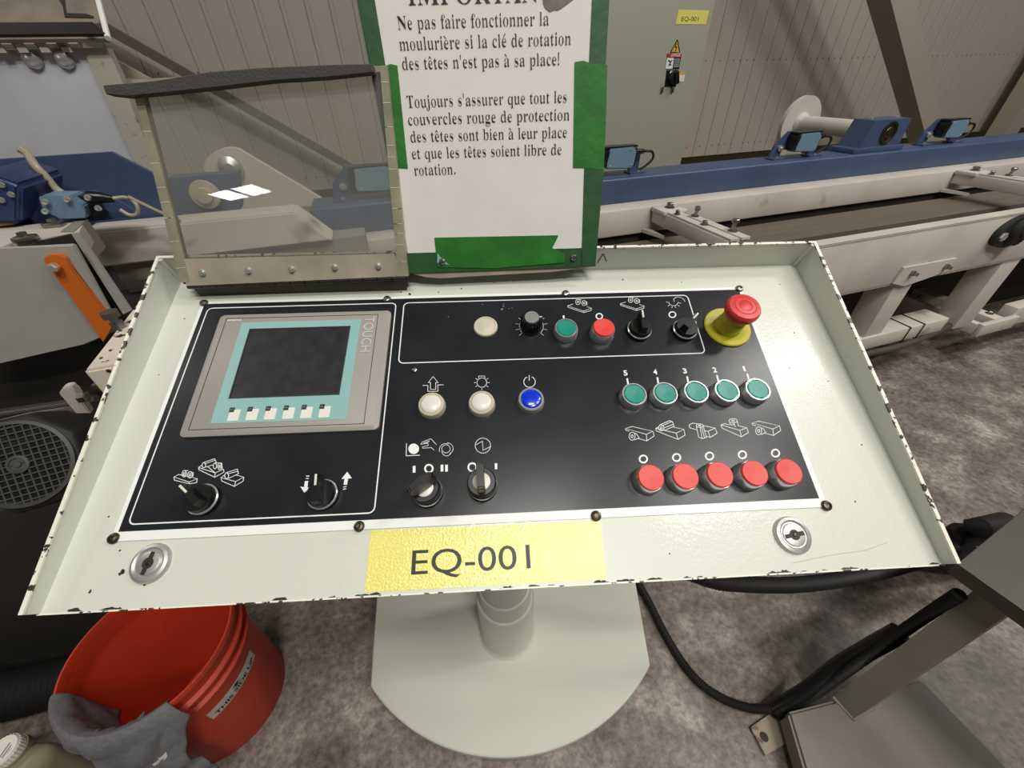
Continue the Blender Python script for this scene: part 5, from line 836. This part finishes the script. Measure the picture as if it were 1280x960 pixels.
mslab('corner_angle', [(100, 60), (133, 60), (150, 95), (214, 258), (196, 262), (110, 76)], 1.495, .03, 'corner', label='stained cream corner angle')
mslab('angle_fin', [(140, 72), (188, 98), (158, 98), (152, 96)], 1.56, .01, 'brace')
mb = MB()
a, b = on_n(-20, 58, 1.49), on_n(104, 57, 1.49)
for i in range(9):
    x = a.x + (b.x - a.x) * i / 9; mb.lathe([(.011, 0), (.011, (b.x - a.x) / 9 - .002)], T(x, 1.488 if i % 2 else 1.484, a.z + .006) @ RY(pi / 2), seg=10)
    mb.box((x, 1.480, a.z - .012 if i % 2 else a.z), (x + (b.x - a.x) / 9 - .003, 1.486, a.z + .02))
part('lid_hinge', mb, M['corner'], mm_, CONV)
# open lid above the hinge: leaning back, inside face towards us
P = [on_n(-60, 50, 1.47), on_n(135, 48, 1.47), on_n(121, -6, 1.62), on_n(-60, -6, 1.62)]
nrm = (P[1] - P[0]).cross(P[3] - P[0]).normalized()
nrm = nrm if nrm.y > 0 else -nrm
mb = MB().prism(P, nrm * .008); ld = part('hinged_lid', mb, M['lid'], mm_, CONV, label='open lid with grimy inside')
mb = MB(); A, B = P[1], P[2]; mb.tube([A, B], .006, 8); part('lid_edge', mb, M['white_edge'], ld, CONV)
mb = MB(); A, B = P[0].lerp(P[3], .04), P[1].lerp(P[2], .04); C_, D_ = P[1].lerp(P[2], .30), P[0].lerp(P[3], .30)
mb.prism([A, B, C_ - Vector((.02, 0, 0)), D_], -nrm * .006); part('lid_seal', mb, M['black_matt'], ld, CONV, label='black seal along the lid')
mb = MB()
for w in ([(74, 0), (82, 0), (84, 18), (110, 19), (118, 22), (118, 24), (82, 23), (80, 10)],):
    f = []
    for x, y in w:
        d = ray(x, y); o = EYE; pn = (CONV.to_3x3() @ nrm); p0 = CONV.to_3x3() @ P[0]; f.append(sn(o + d * ((p0 - o).dot(pn) / d.dot(pn))) - nrm * .001)
    mb.prism(f, -nrm * .002)
part('lid_stain', mb, M['chip'], ld, CONV)
mslab('blue_side_plate', [(-60, 204), (0, 199), (138, 190), (199, 221), (207, 262), (207, 300), (-60, 310)], 1.30, .012, 'blue_paint', label='blue side plate with cut corner')
P = [on_n(-60, 204, 1.30), on_n(0, 199, 1.30), on_n(138, 190, 1.30), on_n(199, 221, 1.30)]
# blue gear motor
mo = MB(); F0 = [on_n(x, y, 1.10) for x, y in ((-40, 215), (0, 222), (26, 232), (25, 281), (-40, 281))]
mo.prism(F0, (0, .16, 0)); bmesh.ops.bevel(mo.bm, geom=mo.bm.edges[:], offset=.008, segments=3, affect='EDGES')
mt = part('gear_motor', mo, M['deep_blue'], mm_, CONV, label='blue gear motor housing')
c = on_n(48, 245, 1.24); mb = MB(); mb.lathe([(.055, 0), (.060, .01), (.060, .09), (.05, .10)], T(c.x - .07, 1.20, c.z - .015) @ RY(pi / 2), seg=28); part('motor_barrel', mb, M['deep_blue'], mt, CONV)
for x, y in ((2, 231), (14, 243), (2, 250)):
    c = on_n(x, y, 1.098); part('motor_screw', MB().lathe([(.006, 0), (.005, .003), (0, .003)], T(*c) @ RX(pi / 2), seg=8), M['chrome'], mt, CONV)
mb = MB(); mb.tube([on_n(24, 186, 1.22), on_n(34, 191, 1.22), on_n(44, 208, 1.2), on_n(58, 221, 1.2), on_n(68, 235, 1.2), on_n(80, 243, 1.2)], .0075, 10, smooth=2); part('grey_hose', mb, M['steel'] if False else M['hinge_plate'], mm_, CONV)
# sensor on the left machine
s0 = mslab('sensor_bracket', [(30, 272), (52, 255), (44, 246), (46, 243), (118, 238), (126, 243), (150, 252), (166, 262), (168, 272), (100, 278)], 1.16, .006, 'blue_paint')
mslab('sensor_housing', [(47, 247), (52, 245), (88, 245), (92, 250), (104, 257), (107, 266), (108, 273), (75, 275), (68, 268), (56, 268), (54, 258)], 1.10, .05, 'sensor_blue', s0, label='light blue sensor housing', bev=.002)
mslab('sensor_plate', [(90, 245), (112, 245), (118, 262), (128, 272), (109, 274), (106, 258)], 1.12, .035, 'black', s0)
mb = MB(); mb.tube([on_n(112, 246, 1.11), on_n(128, 247, 1.11), on_n(143, 249, 1.115)], [.012, .011, .006], 12); part('connector', mb, M['black'], s0, CONV)
mb = MB(); mb.tube([on_n(142, 248, 1.11), on_n(160, 246, 1.11), on_n(172, 256, 1.10), on_n(173, 268, 1.10), on_n(162, 270, 1.10), on_n(150, 262, 1.10)], .0038, 8, smooth=2); mb.tube([on_n(160, 246, 1.105), on_n(176, 254, 1.105), on_n(205, 268, 1.12), on_n(225, 276, 1.15)], .0040, 8, smooth=1); part('cable', mb, M['hinge_plate'], s0, CONV)
for x, y in ((57, 252), (84, 249), (57, 264), (110, 247), (123, 260)):
    c = on_n(x, y, 1.096); part('screw', MB().lathe([(.006, 0), (.005, .005), (0, .006)], T(*c) @ RX(pi / 2), seg=10), M['chrome'], s0, CONV)
mslab('yellow_cover', [(-30, 274), (4, 273), (17, 281), (-30, 286)], 1.12, .03, 'warn_yellow')
# white deck, box beam and grey end box
mb = MB(); mb.prism([(-1.6, .955, 1.072), (-.662, .955, 1.072), (-.655, .985, 1.072), (-.566, 1.018, 1.072), (-.600, 1.125, 1.072), (-1.6, 1.10, 1.072)], (0, 0, -.035)); dk = part('deck', mb, M['white_paint'], mm_, CONV)
mb = MB(); mb.prism([(-.600, 1.03, 1.074), (-.575, 1.02, 1.074), (-.592, 1.118, 1.074), (-.612, 1.118, 1.074)], (0, 0, -.06)); part('deck_edge', mb, M['stand'], mm_, CONV)
for x, y in ((66, 278), (30, 296)):
    c = sn(on_z(x, y, 1.08)); mb = MB(); mb.box((-.016, -.012, 0), (.016, .012, .010), bev=.003); mb.lathe([(.008, .01), (.008, .016)], seg=6); part('clamp_nut', mb, M['steel'], mm_, CONV @ T(c.x, c.y, 1.072), at=(0, 0, 0))
gb = mslab('end_box', [(-60, 312), (0, 311), (92, 306), (150, 412), (106, 431), (0, 454), (-60, 462)], .95, .010, 'grey_sheet', label='grey painted sheet metal end box', bev=.002)
mslab('side_plate', [(89, 292), (98, 291), (164, 388), (154, 393)], .975, .006, 'grey_sheet')
mslab('dark_slot', [(44, 303), (89, 293), (154, 393), (166, 424), (100, 330)], .985, .01, 'dark_gap')
lv = mslab('orange_lever', [(54, 325), (57, 321), (65, 318.5), (75, 319), (81, 323), (89, 338), (142, 406), (129, 428)], .938, .012, 'orange', label='scuffed orange flat lever', bev=.001)
c = on_n(69, 333, .934); mb = MB(); mb.lathe([(.008, 0), (.008, .010), (.006, .012), (0, .012)], T(*c) @ RX(pi / 2), seg=6); part('bolt', mb, M['chrome'], lv, CONV)
bx = MB().prism([(-.673, 1.20, .947), (-.134, 1.20, .947), (-.209, 1.20, 1.0285), (-.673, 1.20, 1.0285)], (0, .09, 0)); bmesh.ops.bevel(bx.bm, geom=bx.bm.edges[:], offset=.004, segments=2, affect='EDGES'); bm2 = part('box_beam', bx, M['white_paint'], mm_, CONV)
mb = MB(); mb.box((-.66, 1.22, .90), (-.05, 1.30, .945)); part('beam_under_rail', mb, M['stand'], mm_, CONV)  # grey rail just below the box beam
mslab('lower_box', [(150, 340), (222, 330), (222, 420), (190, 420)], 1.25, .04, 'white_paint')
# roller and swing arm seen through the clear cover
mslab('blue_bracket', [(208, 223), (296, 216), (300, 262), (214, 268)], 1.32, .05, 'blue_paint')
c = on_n(257, 243, 1.315); mb = MB(); mb.lathe([(.035, 0), (.033, .01), (.02, .012), (.018, .02), (0, .022)], T(*c) @ RX(pi / 2), seg=28); part('bearing', mb, M['hinge_plate'], mm_, CONV)
arm = [(258, 216)] + [(287 + 32 * cos(t), 209 - 24 * sin(t)) for t in [pi * 1.02 - k * pi * .62 / 8 for k in range(9)]] + [(414, 256), (300, 262), (262, 240)]
mslab('swing_arm', arm, 1.62, .03, 'white_paint', label='pale round ended arm')
c = on_n(288, 209, 1.61); mb = MB(); mb.lathe([(.034, 0), (.032, .010), (.022, .016), (.014, .022), (0, .022)], T(*c) @ RX(pi / 2), seg=24); part('arm_hub', mb, M['satin'], mm_, CONV)
# cast clamp end, stop lever and slide rails under the end box
cl = MB(); P = [sn(on_z(x, y, .96)) for x, y in ((103, 464), (150, 456), (200, 372), (176, 372))]
cl.prism(P, (0, 0, -.05)); bmesh.ops.bevel(cl.bm, geom=cl.bm.edges[:], offset=.004, segments=2, affect='EDGES')
cb = part('clamp_end', cl, M['chipped_white'], mm_, CONV, label='chipped cream clamp end')
c = sn(on_z(150, 410, .96)); mb = MB(); mb.lathe([(.011, 0), (.011, .012), (.007, .012), (.007, .022), (.014, .022), (.014, .032)], seg=6); part('bolt', mb, M['steel'], cb, CONV @ T(c.x, c.y, .96), at=(0, 0, 0))
c = on_n(131, 480, .80); mb = MB(); mb.lathe([(.014, 0), (.014, .01), (.008, .012)], T(c.x, c.y - .01, c.z) @ RX(pi / 2), seg=6); part('lock_nut', mb, M['steel'], cb, CONV)
sl = mslab('stop_lever', [(73, 492), (78, 485), (88, 483), (94, 490), (113, 518), (98, 521)], .84, .018, 'white_paint', bev=.002)
mb = MB(); c = on_n(107, 496, .83); mb.lathe([(.011, 0), (.011, .012), (.008, .014)], T(*c) @ RY(pi / 2) @ T(0, 0, -.01), seg=6); part('bolt', mb, M['steel'], sl, CONV)
mb = MB(); a, b = on_n(-40, 522, .90), on_n(120, 498, .90); mb.tube([a, b], .008, 12); part('slide_rod', mb, M['steel'], mm_, CONV)
mslab('slide_rail', [(-40, 540), (88, 508), (110, 524), (-40, 562)], .93, .02, 'stand')
mslab('lower_rail', [(60, 538), (108, 529), (120, 545), (120, 590), (60, 590)], .96, .02, 'stand_dark')

# ------------------------------------------------------------------ electric motor with fan cowl, left of the console
zax = Vector((.30, -.72, .58)).normalized(); xax = Vector((0, 0, 1)).cross(zax).normalized(); yax = zax.cross(xax)
F = Matrix.Translation((-.757, .440, .838)) @ Matrix((xax, yax, zax)).transposed().to_4x4() @ Matrix.Diagonal((.64, .64, .64, 1))
mt = thing('electric_motor', 'black electric motor with round mesh fan cowl, left of the console', 'motor', (-.70, .62, .62), Z0)
mb = MB(); mb.lathe([(.094, -.002), (.104, 0), (.120, -.010), (.127, -.028), (.127, -.13), (.118, -.135), (.112, -.36), (.06, -.37)][::-1], RZ(pi / 8), seg=8); o = part('fan_cowl', mb, M['black_matt'], mt, F, at=(0, 0, 0)); bv = o.modifiers.new('round', 'BEVEL'); bv.width = .018; bv.segments = 3; bv.limit_method = 'ANGLE'; bv.angle_limit = radians(35)
mb = MB()
for i in range(-6, 7):
    h = math.sqrt(max(0, .098 ** 2 - (i * .015) ** 2))
    mb.box((i * .015 - .0014, -h, -.001), (i * .015 + .0014, h, .003)); mb.box((-h, i * .015 - .0014, .000), (h, i * .015 + .0014, .004))
mb.lathe([(.103, -.002), (.106, .004), (.098, .006), (.095, -.002)], seg=48); mb.lathe([(.022, .0), (.022, .006), (.016, .007), (.015, .004), (.008, .004), (.007, .007), (0, .007)], seg=28)
part('fan_grille', mb, M['grille'], mt, F, at=(0, 0, 0))
mb = MB(); mb.lathe([(.093, .0), (.0, .0)], T(0, 0, -.0015), seg=40); part('cowl_inside', mb, M['ink'], mt, F, at=(0, 0, 0))
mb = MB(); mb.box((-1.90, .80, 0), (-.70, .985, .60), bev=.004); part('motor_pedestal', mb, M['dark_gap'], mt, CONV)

# ------------------------------------------------------------------ bucket with cloth, jug, hoses
BX, BY, BH = -.768, .350, .372
bk = thing('bucket', 'orange red plastic bucket with open top on the floor below the console', 'bucket', (BX, BY, 0))
mb = MB(); mb.lathe([(0, .004), (.1300, .004), (.1320, .0), (.1340, .004), (.1435, .285), (.1535, .287), (.1540, .293), (.1450, .297), (.1455, .318), (.1545, .320), (.1550, .326), (.1460, .330), (.1465, .356), (.1535, .358), (.1545, .366), (.1525, BH), (.1490, BH), (.1470, .366), (.1450, .320), (.1437, .300), (.1425, .298), (.1295, .010), (0, .008)], T(BX, BY), seg=72)
part('pail', mb, M['bucket'], bk, sharp=.5)
def on_pail(px, py, r0=.1405):
    d = ray(px, py); e = EYE - Vector((BX, BY, 0)); a = d.x ** 2 + d.y ** 2; b = 2 * (e.x * d.x + e.y * d.y); c = e.x ** 2 + e.y ** 2 - r0 ** 2
    t = (-b - math.sqrt(b * b - 4 * a * c)) / (2 * a); p = e + d * t; return math.atan2(p.y, p.x), p.z
def pail_r(z): return .1342 + (.1437 - .1342) * z / .285
def wrap(mb, a0, z0, off):
    for v in mb.bm.verts:
        z = z0 + v.co.y; r = pail_r(z) + off + v.co.z; a = a0 + v.co.x / .141
        v.co = Vector((BX + r * cos(a), BY + r * sin(a), z))
sa, sz = on_pail(283, 874); sb, sz2 = on_pail(306, 838)
W_ = abs(sb - sa) * .141 + .035
def grid_plate(w, h, n=14):
    mb = MB(); pts = [(w * (i / n - .5), y, 0) for i in range(n + 1) for y in (-h / 2, h / 2)]
    mb.faces(pts, [(2 * i, 2 * i + 2, 2 * i + 3, 2 * i + 1) for i in range(n)]); return mb
mb = grid_plate(.128, .034); wrap(mb, (sa + sb) / 2, (sz + sz2) / 2, .0006); st = part('sticker', mb, M['sticker'], bk, label='grey sticker reading THIS SIDE UP with arrow')
mb = MB(); lettering(mb, 'THIS SIDE UP', -.055, -.0125, .110, .0125, Z0, bold=.03)
mb.plate([(-.004, .002), (.004, .002), (.004, .007), (.010, .007), (0, .0135), (-.010, .007), (-.004, .007)], 0, .0002); wrap(mb, (sa + sb) / 2, (sz + sz2) / 2, .0011); part('sticker_lettering', mb, M['ink'], st)
ra, rz = on_pail(281, 912)
mb = MB()
for i in range(4): lettering(mb, 'IIIII IIII III'[:14 - 2 * i], -.02, -.006 * i, .035 - .004 * i, .0035, Z0)
wrap(mb, ra, rz, .0004); part('moulded_relief', mb, M['red_cap'], st)
# cloth over the rim: azimuth range widens as it hangs down
def rim_az(px, py): p = on_z(px, py, BH); return math.atan2(p.y - BY, p.x - BX)
aL = rim_az(63, 872); aR = rim_az(209, 874)
aL = aL if aL > 0 else aL + 2 * pi; aR = aR if aR > 0 else aR + 2 * pi
aE = on_pail(264, 902, .160)[0]; aE = aE if aE > 0 else aE + 2 * pi
aF = on_pail(272, 950, .165)[0]; aF = aF if aF > 0 else aF + 2 * pi
mb = MB(); NU, NV = 72, 44; pts = []
IN, OUT = .17, .30
for j in range(NV + 1):
    d = -IN + (IN + OUT) * j / NV                      # <0 inside the pail, >0 outside
    for i in range(NU + 1):
        u = i / NU; hang = max(0, d)
        right = aR + (aE - aR) * min(1, hang / .045) + ((aF - aE) * min(1, (hang - .045) / .10) if hang > .045 else 0) + .018 * sin(hang * 60) * min(1, hang * 15)
        left = aL - min(.28, hang * 1.2)
        az = left + (right - left) * u
        wr = .0030 * sin(u * 19 + d * 34) * min(1, abs(d) * 20) + .0038 * sin(u * 8 - d * 23 + 1) * min(1, abs(d) * 12)
        if d < 0:
            dd = d * max(.07, 1 - max(0, u - .30) * 1.7)
            if dd > -.012: f = (dd + .012) / .012; r = .1425 + .0065 * f; z = BH - .002 + .0065 * f
            else: r = .1405 + dd * .04 - abs(wr) * 1.3 - .002; z = BH + .004 + dd * .97
        else:
            r = .1555 + .004 + abs(wr) * 1.5 + .026 * min(1, hang / .20) * (1 - .6 * u) + (.006 * sin(hang * 45) ** 2 * max(0, u - .85) / .15); z = BH + .0045 - d
            if d < .012: f = d / .012; r = .1490 + .0095 * f; z = BH + .0045 - .009 * f * f
            z = max(z, .012)
        pts.append((BX + r * cos(az), BY + r * sin(az), z))
mb.faces(pts, [(j * (NU + 1) + i, j * (NU + 1) + i + 1, (j + 1) * (NU + 1) + i + 1, (j + 1) * (NU + 1) + i) for j in range(NV) for i in range(NU)])
clo = part('cloth', mb, M['cloth'], None, at=(BX - .1, BY - .1, 0)); tag(clo, 'grey heather cloth draped over the rim of the orange bucket', 'cloth')
sd = clo.modifiers.new('thickness', 'SOLIDIFY'); sd.thickness = .003; sd.offset = 0
from mathutils.bvhtree import BVHTree
bv_ = BVHTree.FromPolygons([clo.matrix_basis @ v.co for v in clo.data.vertices], [tuple(p.vertices) for p in clo.data.polygons])
mk = []
for x, y in ((795, 379), (811, 387), (830, 379), (858, 368), (872, 356), (885, 340), (892, 362), (882, 382), (852, 398), (826, 416), (808, 409), (818, 396), (800, 393)):
    d = ray(x / 4.267, 860 + y / 4.267).normalized(); h = bv_.ray_cast(EYE, d)[0]
    mk.append((h or EYE + d * 1.4) - d * .0045)
mb = MB().prism(mk, ray(197, 950).normalized() * .0015); part('printed_mark', mb, M['cloth_white'], clo)
# jug
jg = thing('jug', 'olive grey plastic jug with white screw cap at the lower left', 'jug', (-1.12, .12, 0))
mb = MB(); mb.box((-1.26, -.02, 0), (-.985, .240, .205), bev=.030, seg=5); part('jug_body', mb, M['jug'], jg)
c = on_z(1, 938, .232)
mb = MB(); mb.lathe([(.030, .198), (.030, .212)], T(c.x, c.y), seg=36); part('neck', mb, M['jug'], jg)
mb = MB(); mb.lathe([(.027, .212), (.027, .228), (.0245, .232), (.0195, .232), (.0185, .2305), (0, .2305)], T(c.x, c.y), seg=40)
for k in range(30): mb.box((.0262, -.0010, .213), (.0280, .0010, .228), T(c.x, c.y) @ RZ(2 * pi * k / 30))
cp = part('screw_cap', mb, M['cap_white'], jg, label='white ribbed screw cap')
mb = MB()
for i in range(3): mb.box((c.x + .005 + i * .006, c.y - .012, .2305), (c.x + .008 + i * .006, c.y + .012 - i * .004, .2312))
part('cap_marking', mb, M['print_faint'], cp)
# ribbed hose beside the bucket
mb = MB(); mb.tube([CS * s + CN * n + Vector((0, 0, z)) for s, n, z in ((-1.75, .70, .28), (-1.45, .70, .18), (-1.25, .69, .11), (-1.05, .69, .065), (-.95, .71, .062), (-.93, .795, .075))], .056, 18, smooth=3, rings=.012, amp=.003)
tag(part('ribbed_hose', mb, M['black_matt'], None), 'thick black ribbed hose on the floor left of the orange bucket', 'hose')

# ------------------------------------------------------------------ right: conduit, cable, rubber boot, roller stand
mb = MB(); mb.tube([Vector((.14, .44, .93)), Vector((.17, .43, .72)), Vector((.24, .41, .56)), on_z(880, 726, .50), on_z(930, 731, .48), on_z(1000, 732, .455), on_z(1080, 720, .43), on_z(1150, 702, .39), on_z(1192, 686, .345)], .0145, 16, smooth=2, rings=.007, amp=.0013)
tag(part('ribbed_conduit', mb, M['black_matt'], None), 'black ribbed conduit running under the right front edge of the console', 'conduit')
bo = thing('rubber_boot', 'black rubber hose coupling behind the grey stand at right', 'hose coupling', tuple(on_z(1230, 670, .2)))
mb = MB(); pp = [on_z(1188, 672, .30), on_z(1200, 668, .30), on_z(1212, 668, .30), on_z(1240, 667, .30), on_z(1275, 672, .28), on_z(1320, 690, .2)]
mb.tube(pp, [.024, .030, .028, .042, .048, .04], 22, smooth=0); part('boot', mb, M['black_matt'], bo)
mb = MB(); mb.tube([on_z(1204, 655, .36), on_z(1225, 660, .37), on_z(1255, 655, .35), on_z(1285, 668, .30)], [.012, .026, .030, .022], 16, smooth=0); part('coupling_lever', mb, M['black_matt'], bo)
mb = MB(); mb.tube([on_z(1190, 690, .28), on_z(1200, 698, .1), on_z(1206, 700, .0)], .05, 18); part('hose', mb, M['black_matt'], bo)
SA = Vector((.29, -.957, 0)); SB = Vector((.957, .29, 0))
gs = thing('machine_stand', 'grey steel stand with square post and flat top rail at the lower right', 'stand', (.80, .23, 0))
P = [on_z(985, 890, .08), on_z(1152, 848, .08)]
d = (on_z(1262, 962, .08) - P[1]); d2 = (on_z(1006, 962, .08) - P[0])
mb = MB(); mb.prism([P[0], P[1], P[1] + d * 2.2, P[0] + d2 * 2.2], (0, 0, -.06)); bmesh.ops.bevel(mb.bm, geom=mb.bm.edges[:], offset=.006, segments=3, affect='EDGES'); part('base_channel', mb, M['stand'], gs)
P = [on_z(x, y, .010) for x, y in ((938, 909), (976, 883), (1012, 912), (957, 944))]
mb = MB(); mb.prism(P, (0, 0, -.010)); fl = part('floor_flange', mb, M['rust'], gs, label='rusty bolted flange')
c = on_z(955, 921, .010); mb = MB(); mb.lathe([(.010, .0101), (0, .0106)], T(c.x, c.y), seg=16); part('bolt_hole', mb, M['chip'], fl)
a, b_, c = on_z(1041, 871, .08), on_z(1066, 899, .08), on_z(1092, 884, .08); dd = a + (c - b_)
mb = MB(); mb.prism([a, b_, c, dd], on_z(1232, 727, .553) - a); part('post', mb, M['stand'], gs)
mb = MB(); mb.tube([a, b_, c], .005, 8); part('weld_bead', mb, M['stand'], gs)
tz = .585
P0, P1 = on_z(1197, 705, tz), on_z(1258, 655, tz); w = P1 - P0; ax = Vector((-w.y, w.x, 0)).normalized(); ax = ax if ax.y < 0 else -ax
P1 = P0 + w * 2.2
mb = MB(); mb.prism([P0, P1, P1 + ax * .75, P0 + ax * .75], (0, 0, -.030)); part('top_rail', mb, M['stand_dark'], gs)
# cable from the pedestal across the floor and up the stand
cab_p = [Vector((.22, .93, .014)), Vector((.42, .80, .014)), on_z(795, 725, .014), on_z(808, 745, .014), on_z(832, 795, .014), on_z(866, 848, .014), on_z(905, 876, .014), on_z(945, 888, .02), on_z(985, 884, .05), on_z(1020, 868, .10), on_z(1060, 838, .17), on_z(1110, 802, .28), on_z(1165, 764, .42), on_z(1200, 742, .52)]
mb = MB(); mb.tube(cab_p, .0105, 12, smooth=2, rings=.005, amp=.0009); tag(part('floor_cable', mb, M['black_matt'], None), 'black ribbed cable sagging across the floor from the pedestal to the grey stand', 'cable')
mb = MB(); mb.tube([on_z(968, 888, .03), on_z(1010, 865, .09), on_z(1050, 832, .15), on_z(1085, 812, .22), on_z(1125, 790, .30)], .020, 14, smooth=2); tag(part('drain_hose', mb, M['black'], None), 'smooth black hose lying against the post of the grey stand', 'hose')
# small clutter of the floor joint
